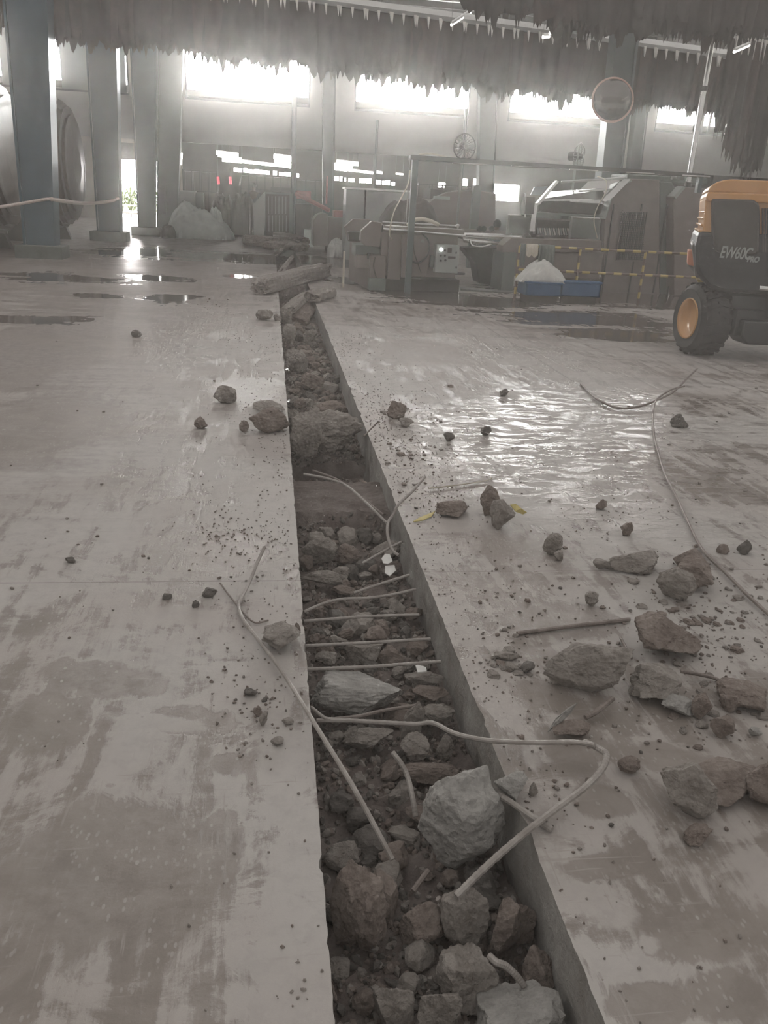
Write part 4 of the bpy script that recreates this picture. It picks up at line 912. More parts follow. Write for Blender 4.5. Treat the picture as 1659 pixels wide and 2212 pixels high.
# ------------------------------------------------------------------ pedestal fans and the round mirror
def fan(px, py, rpx, Y, yaw, label):
    c = P(px, py, Y); R_ = rpx*Y/1880; t = thing('pedestal_fan', label, 'fan', (c.x, Y, 0)); mt = Matrix.Translation(c) @ Matrix.Rotation(yaw, 4, 'Z') @ Matrix.Rotation(pi/2, 4, 'X')
    b = MB()
    for k in range(24):
        a = 2*pi*k/24; pts = [mt @ Vector((cos(a)*R_*q, sin(a)*R_*q, h)) for q, h in ((.15, .12), (.6, .12), (1, .02), (.6, -.10), (.15, -.10))]; b.tube(pts, .006, 4)
    b.obj('cage', M['steel'], t)
    MB().tube([mt @ Vector((cos(2*pi*k/32)*R_, sin(2*pi*k/32)*R_, .02)) for k in range(33)], .018, 6).obj('rim', M['steel'], t, smooth=True)
    for k in range(3):
        b = MB(); vs = []
        for i in range(7):
            r_ = R_*(.14+.74*i/6); w_ = .5-.12*abs(i-4)/4
            for s in (-1, 1): a = 2*pi*k/3+s*w_*.6; vs.append(mt @ Vector((cos(a)*r_, sin(a)*r_, s*.04)))
        b.add(vs, [(2*i, 2*i+1, 2*i+3, 2*i+2) for i in range(6)]).obj('blade', M['cabinet'], t)
    MB().lathe([(.08, -.25), (.11, -.2), (.11, -.05), (.05, .1)], 14, mt).obj('motor', M['dark_steel'], t)
    MB().tube([(c.x, Y+.15, 0.04), (c.x, Y+.15, c.z-.05)], .03, 8).obj('pole', M['steel'], t)
    MB().lathe([(.3, 0), (.3, .03), (.05, .06)], 18, Matrix.Translation((c.x, Y+.15, 0))).obj('foot', M['dark_steel'], t)
fan(1003, 317, 25, 20.6, .15, 'tall pedestal fan facing forward, above the beige machine housing')
fan(1250, 338, 27, 20.6, 1.1, 'tall pedestal fan turned sideways behind the glaring hood')
c = P(1323, 216, 20.6); R_ = .46
M['mirror'] = mat('dark_mirror', (.16, .15, .14), .14, .8); M['mirror_rim'] = mat('faded_red_rim', (.42, .26, .21), .5)
t = thing('round_mirror', 'round convex mirror with a reddish rim fixed on the pale grey column', 'mirror', c)
mt = Matrix.Translation(c) @ Matrix.Rotation(-.15, 4, 'Z') @ Matrix.Rotation(pi/2-.15, 4, 'X')
MB().lathe([(R_, .0), (R_*.97, .05), (R_*.8, .12), (R_*.5, .18), (R_*.2, .2), (.01, .205)], 36, mt).obj('mirror_face', M['mirror'], t, smooth=True)
MB().tube([mt @ Vector((cos(2*pi*k/40)*R_*1.02, sin(2*pi*k/40)*R_*1.02, .0)) for k in range(41)], .03, 8).obj('rim', M['mirror_rim'], t, smooth=True)
MB().tube([c+Vector((0, .02, 0)), c+Vector((.15, .45, .0))], .03, 8).obj('bracket', M['steel'], t)
# ------------------------------------------------------------------ people
def skin_body(name, verts, edges, m, parent):
    me = bpy.data.meshes.new(name); me.from_pydata([v[:3] for v in verts], edges, []); me.materials.append(m)
    o = bpy.data.objects.new(name, me); COL.objects.link(o); o.modifiers.new('skin', 'SKIN'); me.skin_vertices.new() if not me.skin_vertices else None
    for i, v in enumerate(verts):
        r = v[3]; me.skin_vertices[0].data[i].radius = (r if not isinstance(r, tuple) else r[0], r if not isinstance(r, tuple) else r[1])
    me.skin_vertices[0].data[0].use_root = True
    s = o.modifiers.new('sub', 'SUBSURF'); s.levels = 1; s.render_levels = 2
    o.parent = parent; return o
def person(x, y, z, label, seated, shirt, k=1.0):
    t = thing('person', label, 'person', (x, y, z))
    if not seated:
        V = [(0, 0, .95, (.15, .11)), (0, 0, 1.15, (.14, .10)), (0, 0, 1.38, (.17, .11)), (0, 0, 1.47, (.06, .06)), (0, -.01, 1.56, (.075, .085)), (0, -.01, 1.66, (.07, .08)),
             (-.19, 0, 1.40, .055), (-.23, .02, 1.12, .042), (-.20, -.10, .90, .034), (-.19, -.14, .83, .03), (.19, 0, 1.40, .055), (.24, .02, 1.12, .042), (.20, -.12, .92, .034), (.18, -.16, .86, .03),
             (-.10, 0, .85, .095), (-.11, 0, .48, .06), (-.11, .02, .08, .045), (-.11, -.12, .04, .04), (.10, 0, .85, .095), (.11, 0, .48, .06), (.11, .02, .08, .045), (.11, -.12, .04, .04)]
        E = [(0, 1), (1, 2), (2, 3), (3, 4), (4, 5), (2, 6), (6, 7), (7, 8), (8, 9), (2, 10), (10, 11), (11, 12), (12, 13), (0, 14), (14, 15), (15, 16), (16, 17), (0, 18), (18, 19), (19, 20), (20, 21)]
    else:
        V = [(0, .1, .52, (.15, .13)), (0, .08, .72, (.14, .11)), (0, -.02, .94, (.17, .12)), (0, -.08, 1.03, (.06, .06)), (0, -.14, 1.11, (.075, .085)), (0, -.17, 1.20, (.07, .08)),
             (-.19, -.03, .95, .055), (-.24, -.15, .72, .042), (-.17, -.36, .68, .034), (-.13, -.42, .67, .03), (.19, -.03, .95, .055), (.24, -.15, .72, .042), (.17, -.36, .68, .034), (.13, -.42, .67, .03),
             (-.12, -.02, .50, .09), (-.14, -.38, .52, .065), (-.14, -.36, .10, .045), (-.14, -.48, .05, .04), (.12, -.02, .50, .09), (.14, -.38, .52, .065), (.14, -.36, .10, .045), (.14, -.48, .05, .04)]
        E = [(0, 1), (1, 2), (2, 3), (3, 4), (4, 5), (2, 6), (6, 7), (7, 8), (8, 9), (2, 10), (10, 11), (11, 12), (12, 13), (0, 14), (14, 15), (15, 16), (16, 17), (0, 18), (18, 19), (19, 20), (20, 21)]
    fing = []
    V = [((a*k, b*k, c*k, (r if not isinstance(r, tuple) else r)) ) for a, b, c, r in V]
    n0 = len(V)
    for hi in (9, 13):
        hx, hy, hz = V[hi][:3]
        for f in range(4): V.append((hx+(f-1.5)*.018, hy-.05, hz-.055+.004*abs(f-1.5), .009)); E.append((hi, len(V)-1))
        V.append((hx+(.04 if hi == 9 else -.04), hy-.03, hz-.02, .010)); E.append((hi, len(V)-1))
    body = skin_body('body', V, E, M['skin'], t); body.location = (0, 0, 0)
    # shirt as a slightly wider shell over trunk and upper arms, trousers over hips and legs
    sv = [V[0], V[1], V[2], V[6], V[7], V[10], V[11]]; sv = [(a, b, c, (r[0]*1.12, r[1]*1.12) if isinstance(r, tuple) else r*1.3) for a, b, c, r in sv]
    skin_body('shirt', sv, [(0, 1), (1, 2), (2, 3), (3, 4), (2, 5), (5, 6)], M[shirt], t)
    tv = [V[0], V[14], V[15], V[16], V[18], V[19], V[20]]; tv = [(a, b, c, (r[0]*1.08, r[1]*1.08) if isinstance(r, tuple) else r*1.25) for a, b, c, r in tv]
    skin_body('trousers', tv, [(0, 1), (1, 2), (2, 3), (0, 4), (4, 5), (5, 6)], M['cloth_dark'], t)
    hx, hy, hz = V[5][:3]
    b = MB(); n = 16; R0 = .112
    vs = [(hx+R0*.9*sin(a_)*cos(b_), hy+.015+R0*sin(a_)*sin(b_), hz-.005+R0*1.02*cos(a_)) for a_ in [pi*.72*i/8 for i in range(9)] for b_ in [2*pi*j/n for j in range(n)]]
    b.add(vs, [(i*n+j, i*n+(j+1) % n, (i+1)*n+(j+1) % n, (i+1)*n+j) for i in range(8) for j in range(n)]); b.obj('hair', M['hair'], t, smooth=True).matrix_parent_inverse = Matrix()
    MB().add([(hx-.012, hy-.085, hz-.03), (hx+.012, hy-.085, hz-.03), (hx, hy-.085, hz+.01), (hx, hy-.115, hz-.028)], [(0, 1, 3), (1, 2, 3), (2, 0, 3), (0, 2, 1)]).obj('nose', M['skin'], t).matrix_parent_inverse = Matrix()
    return t
A = P(548, 420, 35.5); person(A.x, 35.5, 0, 'standing person in dark clothes behind the dark leather stacks', False, 'cloth_dark', 1.12)
A = P(1072, 470, 21.3); person(A.x, 21.3, 0, 'person in a blue-grey shirt sitting bent behind the feed table', True, 'cloth_blue')
MB().box(A.x-.2, A.x+.2, 21.25, 21.65, 0, .40).obj('wooden_stool', M['wood'], bevel=.01, **T('low wooden stool under the person in the blue-grey shirt', 'stool'))
# ------------------------------------------------------------------ excavator
WX, WYc, WR, WW = 5.17, 9.95, .44, .42
t = thing('wheeled_excavator', 'yellow and black wheeled excavator standing at the right edge', 'excavator', (7.2, 10.6, 0))
def wheel(x0, yc, outer=-1):
    mt = Matrix.Translation((x0, yc, WR)) @ Matrix.Rotation(pi/2*outer*-1, 4, 'Y')
    # local z runs away from the outer face
    mt = Matrix.Translation((x0, yc, WR)) @ Matrix.Rotation(pi/2, 4, 'Y')
    b = MB(); b.lathe([(.25, .02), (.36, 0), (.415, .05), (WR-.012, .09), (WR-.012, WW-.09), (.415, WW-.05), (.36, WW), (.25, WW-.02)], 40, mt, caps=False)
    ty = b.obj('tyre', M['rubber'], t, smooth=False)
    b = MB()
    for k in range(22):     # lugs
        for s in (0, 1):
            a = 2*pi*(k+.5*s)/22; z0, z1 = (.05, .23) if s == 0 else (.19, WW-.05); q = []
            for (aa, zz, r_) in ((a-.05, z0, WR-.03), (a+.05, z0, WR-.03), (a+.05+(.1 if s else -.1), z1, WR-.03), (a-.05+(.1 if s else -.1), z1, WR-.03), (a-.05, z0, WR), (a+.05, z0, WR), (a+.05+(.1 if s else -.1), z1, WR+.006), (a-.05+(.1 if s else -.1), z1, WR+.006)):
                q.append(mt @ Vector((cos(aa)*r_, sin(aa)*r_, zz)))
            b.add(q, [(0, 3, 2, 1), (4, 5, 6, 7), (0, 1, 5, 4), (1, 2, 6, 5), (2, 3, 7, 6), (3, 0, 4, 7)])
    lg = b.obj('tread', M['rubber'], ty); lg['kind'] = 'stuff'
    hb = MB().lathe([(.255, .03), (.245, .0), (.225, .03), (.20, .10), (.10, .11), (.09, .05), (.02, .04)], 32, mt).obj('rim', M['yellow'], t, smooth=True)
    for k in range(8): a = 2*pi*k/8; MB().lathe([(.014, .085), (.014, .11)], 6, mt @ Matrix.Translation((cos(a)*.15, sin(a)*.15, 0))).obj('wheel_nut', M['dark_steel'], hb)
wheel(WX, WYc)
wheel(WX+1.55, WYc)
MB().box(WX+WW, WX+1.6, WYc-.12, WYc+.12, WR-.12, WR+.14).obj('axle', M['black'], t, bevel=.02)
MB().box(WX+.50, WX+1.5, WYc-.3, WYc+.45, WR-.02, .86).obj('chassis', M['black'], t, bevel=.03)
MB().box(WX+.40, WX+2.2, WYc-.45, WYc-.25, .30, .62).obj('blade_frame', M['black'], t, bevel=.02)
MB().prism([(WX+.55, WYc-.55, .22), (WX+2.6, WYc-.55, .22), (WX+2.6, WYc-.55, .5), (WX+.45, WYc-.55, .5), (WX+.45, WYc-.55, .32)], .35).obj('step_box', M['black'], t, bevel=.02)
MB().tube([P(1638, 622, 9.3), P(1680, 626, 9.3)], .03, 10).obj('cylinder_rod', M['stainless'], t)
YE = 0.0; DE = 1.9
OX = P(1500, 560, 9.75); AX = .44; NB = Vector((sin(AX), cos(AX), 0))      # the side plane of the turned upper body and its inward normal
def Q(px, py, off=0.0):
    d = ray(px, py); o = Vector((0, 0, CH)); return o+d*((OX+NB*off-o).dot(NB)/d.dot(NB))
class MX(MB):
    def pprism(s, pix, off, D):
        a = [Q(x, y, off) for x, y in pix]; n = len(a); b = [p+NB*D for p in a]
        return s.add(a+b, [tuple(range(n)), tuple(range(2*n-1, n-1, -1))] + [(i, (i+1) % n, n+(i+1) % n, n+i) for i in range(n)])
    def pbox(s, x0, y0, x1, y1, off, D): return s.pprism([(x0, y1), (x1, y1), (x1, y0), (x0, y0)], off, D)
# counterweight and lower body, black: rounded at the rear corner
MX().pprism([(1508, 500), (1700, 508), (1700, 640), (1560, 632), (1530, 622), (1510, 600), (1500, 575), (1500, 530)], YE, DE).obj('lower_body', M['black'], t, bevel=.05)
MX().pprism([(1530, 630), (1700, 640), (1700, 690), (1560, 685)], YE+.15, DE-.3).obj('turntable', M['black'], t, bevel=.03)
MX().pprism([(1518, 505), (1524, 428), (1531, 424), (1700, 436), (1700, 512)], YE+.05, DE-.05).obj('engine_side', M['yellow'], t, bevel=.04)
MX().pprism([(1537, 505), (1537, 429), (1628, 431), (1640, 440), (1642, 470), (1640, 545), (1630, 552), (1545, 545)], YE-.02, .1).obj('dark_side_panel', M['machine_dark'], t, bevel=.025)
MX().pprism([(1524, 430), (1525, 424), (1530, 414), (1700, 420), (1700, 440), (1530, 436)], YE+.0, DE).obj('hood_lip', M['yellow'], t, bevel=.02)
hd = [(1529, 414), (1531, 407), (1538, 400), (1549, 393), (1563, 389), (1580, 387), (1700, 392), (1700, 423)]
MX().pprism(hd, YE+.02, DE).obj('hood_top', M['yellow'], t, bevel=.045)
g = MX()
for i in range(9): g.pbox(1647+i*5.5, 450, 1650+i*5.5, 545, YE-.01, .08)
g.obj('vent_slots', M['machine_dark'], t)
for k, (yy, xl) in enumerate(((442, 1522), (456, 1519), (470, 1516), (484, 1512), (497, 1508))): MX().pprism([(xl, yy), (1545, yy-2), (1545, yy+7), (xl+2, yy+6)], YE+.1, DE-.2).obj('louvre', M['yellow'], t, bevel=.015)
MX().pprism([(1487, 541), (1502, 541), (1501, 575), (1485, 572)], YE+.2, .5).obj('tail_lamp', M['orange'], t, bevel=.01)
MX().pprism([(1494, 530), (1506, 520), (1512, 600), (1502, 600)], YE+.1, 1.1).obj('rear_plate', M['machine_dark'], t, bevel=.02)
MX().pprism([(1484, 573), (1500, 577), (1516, 592), (1520, 602), (1512, 602)], YE+.3, .5).obj('steel_lip', M['steel'], t, bevel=.01)
MX().pprism([(1505, 604), (1535, 608), (1545, 622), (1510, 616)], YE+.4, .6).obj('step', M['yellow_stripe'], t, bevel=.01)
MX().pprism([(1515, 618), (1546, 622), (1548, 634), (1520, 630)], YE+.35, .5).obj('mudguard', M['steel'], t, bevel=.01)
def lettering(s, px, py, Y, size, shear=.2):
    c = bpy.data.curves.new('lettering', 'FONT'); c.body = s; c.size = size; c.shear = shear; c.extrude = .004; c.offset = .004; c.align_x = 'LEFT'; c.space_character = .95
    c.materials.append(M['cabinet']); o_ = bpy.data.objects.new('lettering', c); COL.objects.link(o_); bpy.context.view_layer.update(); me = bpy.data.meshes.new_from_object(o_); bpy.data.objects.remove(o_); o = bpy.data.objects.new('lettering', me); COL.objects.link(o);  o.location = Q(px, py, Y); o.rotation_euler = (pi/2, 0, -AX); o.parent = t; o.matrix_parent_inverse = t.matrix_world.inverted(); return o
lettering('EW60C', 1553, 556, YE-.035, .185).scale = (.60, 1, 1)
lettering('PRO', 1613, 565, YE-.035, .085).scale = (.8, 1, 1)
# ------------------------------------------------------------------ broken concrete
import bmesh
_ico = {}
def ico(n):
    if n not in _ico:
        bm = bmesh.new(); bmesh.ops.create_icosphere(bm, subdivisions=n, radius=1)
        _ico[n] = ([v.co.copy() for v in bm.verts], [tuple(v.index for v in f.verts) for f in bm.faces]); bm.free()
    return _ico[n]
def rock_verts(seed, n=4, cuts=11, rough=.06, slab=0.0):
    r = random.Random(seed); vs, fs = ico(n)
    planes = []
    for k in range(cuts):
        d = Vector((r.gauss(0, 1), r.gauss(0, 1), r.gauss(0, 1))).normalized(); planes.append((d, r.uniform(.50, .86)))
    if slab: planes += [(Vector((0, 0, 1)), slab), (Vector((.1, .05, -1)).normalized(), slab)]
    out = []; off = Vector((seed*3.1, seed*1.7, seed*.9))
    for v in vs:
        p = v.copy()
        s = 1.0
        for d, h in planes:
            q = v.dot(d)
            if q > 1e-4: s = min(s, h/q)
        s = min(s, 1.0)
        p = v*s
        nn = fbm(v*2.0+off, 5)*rough*2.0 + abs(fbm(v*5+off, 4))*rough*.9 + fbm(v*14+off, 3)*rough*.35
        out.append(p*(1+nn))
    # normalise to unit half-extents
    mx = [max(abs(p[i]) for p in out) for i in range(3)]
    return [Vector((p.x/mx[0], p.y/mx[1], p.z/mx[2])) for p in out], fs
def in_trench(x, y): return TX0-.02 < x < TX1+.02
def rock(px0, y0, px1, y1, label, m='rock', zb=0.0, seed=1, dk=.75, slab=0, tilt=0, n=4, rough=.06, yaw=None, name='concrete_chunk', hs=1.0):
    px = (px0+px1)/2; g = G(px, y1, zb); d = ray(px, y1); dist = (g-Vector((0, 0, CH))).length; sc_ = d.length
    zc = g.y*0+ (g-Vector((0, 0, CH))).dot(fw)
    Wd = (px1-px0)*zc/F; a = math.atan2(CH-zb, g.y); Dp = Wd*dk
    hv = (y1-y0)*zc/F; Hh = max(.22*Wd, (hv-Dp*sin(a))/max(.35, cos(a)))*hs
    if Hh <= .221*Wd: Dp = min(Dp, max(.35*Wd, (hv-Hh*cos(a))/max(.2, sin(a))))
    vs, fs = rock_verts(seed, 5 if n == 4 else n, 11, rough*1.05, slab)
    Wd *= 1.06; Hh *= 1.6; Dp *= 1.1
    cx = G(px, y1, zb); yaw_ = 0 if yaw is None else yaw
    e = Euler((tilt, 0, yaw_)).to_matrix()
    pts = [e @ Vector((v.x*Wd/2, v.y*Dp/2, v.z*Hh/2)) for v in vs]; zmin = min(p.z for p in pts)
    b = MB(); b.add([p-Vector((0, 0, zmin)) for p in pts], fs)
    o = b.obj(name, M[m], None, **T(label, 'rock')); o.location = (cx.x, cx.y+Dp*.42, zb-.012*min(1, Hh*5)); return o
R = rock
# --- on the floor, right of the trench
R(1185, 1378, 1370, 1507, 'largest jagged concrete chunk right of the trench, pointed at its left end', 'rock', 0, 11, .6, tilt=.15)
R(1363, 1322, 1528, 1436, 'large dark-sided concrete chunk just above and right of the pointed jagged one', 'rock_pink', 0, 12, .7)
R(1370, 1432, 1490, 1526, 'blocky concrete chunk touching the right end of the pointed jagged one', 'rock', 0, 13, .8)
R(1440, 1500, 1512, 1552, 'pale fist-sized chunk just below the blocky touching pair', 'rock_pale', 0, 14)
R(1498, 1502, 1548, 1560, 'brown chunk between the pale fist-sized one and the pebbly pile', 'rock_pink', 0, 15)
R(1540, 1548, 1592, 1600, 'round-topped chunk at the lower end of the pebbly pile', 'rock_pink', 0, 16)
R(1506, 1553, 1536, 1575, 'small chunk leaning on the lower end of the pebbly pile', 'rock', 0, 17, n=3)
R(1556, 1500, 1600, 1540, 'small brown chunk behind the pebbly pile', 'rock_pink', 0, 18, n=3)
R(1622, 1570, 1650, 1594, 'pale small chunk right of the pebbly pile', 'rock_pale', 0, 19, n=3)
R(1575, 1455, 1700, 1545, 'flat brown slab chunk cut by the right edge, above the pebbly pile', 'rock_pink', 0, 20, .9, slab=.5)
R(1186, 1548, 1282, 1602, 'dark chunk with a thin upright flake, below the pointed jagged one', 'rock_pink', 0, 21, .6)
R(1338, 1628, 1388, 1676, 'small square-faced dark chunk left of the triangular ones', 'rock_pink', 0, 22, .8)
R(1432, 1650, 1560, 1778, 'long triangular chunk leaning away, sharp tip toward the viewer', 'rock', 0, 23, .75, yaw=-.9, tilt=.2)
R(1512, 1632, 1672, 1745, 'wide flat-topped chunk behind the long triangular one', 'rock_pink', 0, 24, .8)
R(1620, 1640, 1720, 1760, 'rough chunk cut by the right edge, beside the wide flat-topped one', 'rock_pink', 0, 25, .9)
R(1487, 1776, 1552, 1838, 'lone round brown chunk below the long triangular one', 'rock_pink', 0, 26, .9, rough=.09)
R(1325, 1190, 1441, 1243, 'long flat chunk with a dark front face, alone above the barlike rod', 'rock', 0, 27, .5)
R(1452, 1205, 1562, 1282, 'smooth pinkish wedge block with a straight lower edge', 'rock_pink', 0, 28, .8, slab=.6)
R(1462, 1186, 1530, 1235, 'rough chunk just behind the pinkish wedge block', 'rock_pink', 0, 29, .8)
R(1418, 1228, 1505, 1300, 'narrow broken chunk at the left side of the pinkish wedge block', 'rock', 0, 30, .5, yaw=-.7)
R(1284, 1208, 1318, 1232, 'small flat chunk left of the long flat dark-faced one', 'rock', 0, 31, n=3)
R(1308, 1213, 1332, 1232, 'tiny chunk at the left foot of the long flat dark-faced one', 'rock', 0, 32, n=3)
R(947, 1078, 1024, 1121, 'brownish round chunk between the yellow leaf and the leaning pair', 'rock_pink', 0, 33, .8)
R(1031, 1056, 1082, 1118, 'upright brown chunk at the back of the leaning pair', 'rock_pink', 0, 34, .8)
R(1056, 1086, 1116, 1148, 'pale grey chunk in front of the leaning pair', 'rock', 0, 35, .8)
R(1176, 1158, 1218, 1202, 'round chunk alone in the middle of the right floor', 'rock', 0, 36, .8)
R(1198, 1192, 1222, 1215, 'small chunk at the foot of the lone round one', 'rock', 0, 37, n=3)
R(1454, 895, 1492, 926, 'dark chunk near the curved wire on the far right floor', 'rock_dark', 0, 38, .8)
R(1040, 923, 1066, 942, 'dark pebble-like chunk at the left of the glossy patch', 'rock_dark', 0, 39, n=3)
R(958, 937, 984, 955, 'dark chunk left below the dark pebble at the glossy patch', 'rock_dark', 0, 40, n=3)
R(1080, 843, 1100, 858, 'small dark chunk alone above the glossy patch', 'rock_dark', 0, 41, n=3)
R(1288, 1080, 1314, 1104, 'small round brown chunk right of the leaning pair', 'rock_pink', 0, 42, n=3)
R(862, 905, 894, 924, 'small pale chunk in the crumbs beside the far trench lip', 'rock', 0, 43, n=3)
R(836, 873, 878, 906, 'heap-like brown chunk in the crumbs beside the far trench lip', 'rock_pink', 0, 44, n=3)
R(1072, 1658, 1152, 1736, 'pale chunk perched on the right lip of the trench', 'rock_pale', 0, 45, .8)
R(1144, 1690, 1166, 1722, 'small upright shard beside the pale chunk on the lip', 'rock', 0, 46, n=3)
R(1262, 1280, 1296, 1312, 'crumbly chunk left of the straight rod', 'rock', 0, 47, n=3, rough=.12)
R(1343, 1128, 1374, 1160, 'crumbly dark clod right of the lone round chunk', 'rock_pink', 0, 48, n=3, rough=.14)
R(1060, 1408, 1122, 1430, 'flat shards lying together right of the trench', 'rock', 0, 49, n=3)
R(1124, 1430, 1160, 1457, 'dark crumbly chunk right of the flat shards', 'rock_dark', 0, 50, n=3)
R(1596, 1168, 1632, 1200, 'dark pebble chunk nearest the curved wire at the right edge', 'rock_dark', 0, 51, n=3)
R(1552, 1175, 1580, 1198, 'brown pebble chunk above the pinkish wedge block', 'rock_pink', 0, 52, n=3)
# --- left of the trench
R(552, 1338, 648, 1414, 'big rounded chunk on the left lip of the trench beside the long rod', 'rock', 0, 61, .85)
R(462, 838, 520, 873, 'grey-green chunk alone on the far left floor', 'rock', 0, 62, .7)
R(530, 880, 624, 937, 'large brownish chunk on the left lip beside the concrete bridge', 'rock_pink', 0, 63, .7)
R(548, 866, 616, 892, 'flat chunk resting behind the large brownish one on the left lip', 'rock', 0, 64, .7, n=3)
R(414, 902, 447, 928, 'crumbly chunk on the left floor among fine crumbs', 'rock_pink', 0, 65, n=3, rough=.12)
R(517, 913, 540, 935, 'small chunk at the left side of the large brownish one', 'rock_pink', 0, 66, n=3)
R(553, 672, 590, 693, 'chunk on the left floor below the end of the fallen beam', 'rock', 0, 67, n=3)
R(590, 680, 608, 694, 'flat chunk between the fallen beam and the left lip', 'rock', 0, 68, n=3)
R(583, 1590, 612, 1614, 'small pale folded-looking chip on the smooth left floor', 'rock', 0, 69, n=3)
R(527, 1485, 556, 1508, 'dark chip on the left floor by the end of scraped patch', 'rock_dark', 0, 70, n=3)
R(436, 1268, 468, 1292, 'dark chunk on the left floor above the boot prints', 'rock_dark', 0, 71, n=3)
R(140, 1202, 162, 1218, 'dark chip alone on the left floor', 'rock_dark', 0, 72, n=3)
R(283, 716, 308, 729, 'dark chip on the far left floor near the puddles', 'rock_dark', 0, 73, n=3)
R(545, 1528, 566, 1550, 'brown chip beside the pair of pale shards', 'rock_pink', 0, 74, n=3)
R(560, 1540, 580, 1570, 'small pale shard standing among chips on the left floor', 'rock', 0, 75, n=3)
R(608, 1548, 634, 1568, 'small flat shard nearest the left lip', 'rock', 0, 76, n=3)
R(350, 1280, 372, 1296, 'dark flat chip left of the boot prints', 'rock_dark', 0, 77, n=3)
R(412, 1298, 430, 1314, 'tiny dark chip right of the boot prints', 'rock_dark', 0, 78, n=3)
R(636, 1352, 650, 1378, 'brown shard between the big rounded chunk and the lip', 'rock_pink', 0, 79, n=3)
# --- in the trench, near to far
TR = []
def RT(*a, **k):
    o = rock(*a, **k); TR.append((o.location.x, o.location.y, max(o.dimensions.x, .04)/2 if o.dimensions.x else .1)); return o
RT(898, 1672, 1088, 1905, 'huge pale boulder of concrete in the trench', 'rock_pale', zb=-.24, seed=81, dk=.85, hs=1.0)
RT(675, 1446, 865, 1550, 'wide pale-topped slab block lying across the trench', 'rock_pale', zb=-.19, seed=82, dk=.55, slab=.8)
RT(735, 1560, 852, 1630, 'rough chunk in the trench just below the wide pale-topped block', 'rock', zb=-.20, seed=83, dk=.6)
RT(866, 1588, 932, 1652, 'chunk with white crust in the trench, right of the rough one', 'rock', zb=-.2, seed=84)
RT(866, 1636, 1024, 1706, 'flat brown chunk just behind the huge pale boulder', 'rock_pink', zb=-.22, seed=85, dk=.6)
RT(700, 1818, 784, 1888, 'grey chunk against the left trench wall, level with the huge boulder', 'rock', zb=-.24, seed=86)
RT(718, 1890, 842, 2090, 'large rugged chunk in the left half of the trench', 'rock_pink', zb=-.27, seed=87, dk=1.0)
RT(952, 1930, 1058, 2062, 'grey flat-faced chunk under the end of the ribbed rod', 'rock', zb=-.24, seed=88, dk=.8, slab=.7)
RT(938, 2046, 1078, 2196, 'large grey flat-faced chunk below the one at the rod end', 'rock', zb=-.25, seed=89, dk=.9, slab=.7)
RT(1038, 2130, 1240, 2330, 'pale boulder cut by the bottom edge', 'rock_pale', zb=-.26, seed=90, dk=.9)
RT(856, 1950, 965, 2064, 'reddish-brown chunk left of the flat-faced one at the rod end', 'rock_pink', zb=-.26, seed=91, dk=.9)
RT(1050, 1972, 1134, 2094, 'tall brown chunk against the right trench wall', 'rock_pink', zb=-.27, seed=92, dk=.8)
RT(1112, 2076, 1215, 2205, 'dark brown chunk against the right trench wall near the bottom', 'rock_pink', zb=-.30, seed=93, dk=.8)
RT(800, 2150, 895, 2260, 'grey rounded chunk cut by the bottom edge, left of centre', 'rock', zb=-.29, seed=94)
RT(903, 2150, 1004, 2260, 'grey chunk cut by the bottom edge, in the middle of the trench', 'rock', zb=-.28, seed=95)
RT(1090, 1965, 1165, 2050, 'crumbly brown chunk high against the right trench wall', 'rock_pink', zb=-.26, seed=96)
RT(772, 2112, 848, 2160, 'split chunk with a flat brown top in the left of the trench', 'rock_pink', zb=-.28, seed=97)
RT(698, 2080, 756, 2135, 'flat grey chip near the left trench wall at the bottom', 'rock', zb=-.28, seed=98, slab=.5)
RT(645, 1166, 728, 1222, 'flat slab chunk leaning on the left trench wall', 'rock', zb=-.20, seed=99, dk=.6, slab=.6)
RT(722, 1176, 782, 1222, 'brown chunk beside the slab leaning on the left trench wall', 'rock_pink', zb=-.22, seed=100)
RT(648, 1232, 752, 1268, 'long flat chunk below the leaning slab', 'rock', zb=-.20, seed=101, dk=.5)
RT(715, 1262, 768, 1288, 'speckled small block above the upper cross rods', 'rock_pink', zb=-.22, seed=102)
RT(742, 1384, 828, 1436, 'smooth triangular shard between two cross rods', 'rock', zb=-.20, seed=103, dk=.6, slab=.5)
RT(682, 1404, 738, 1440, 'grey shard left of the smooth triangular one', 'rock', zb=-.22, seed=104)
RT(868, 1446, 962, 1486, 'flat shard against the right trench wall, right of the pale block', 'rock', zb=-.19, seed=105, dk=.5)
RT(882, 1478, 972, 1520, 'layered shard below the flat one at the right trench wall', 'rock_pink', zb=-.18, seed=106, dk=.5)
RT(900, 1515, 985, 1566, 'brown chunk above the bent rod by the right trench wall', 'rock', zb=-.18, seed=107, dk=.6)
RT(940, 1595, 980, 1650, 'smooth grey chunk right of the white-crusted one', 'rock', zb=-.22, seed=108)
RT(862, 1540, 920, 1612, 'upright thin concrete spike leaning right', 'rock', zb=-.20, seed=109, dk=.3, yaw=.4)
RT(870, 1310, 916, 1346, 'brown chunk near the right wall between the cross rods', 'rock_pink', zb=-.22, seed=110)
RT(640, 1200, 676, 1240, 'brown chunk wedged at the left trench wall under the leaning slab', 'rock_pink', zb=-.24, seed=111)
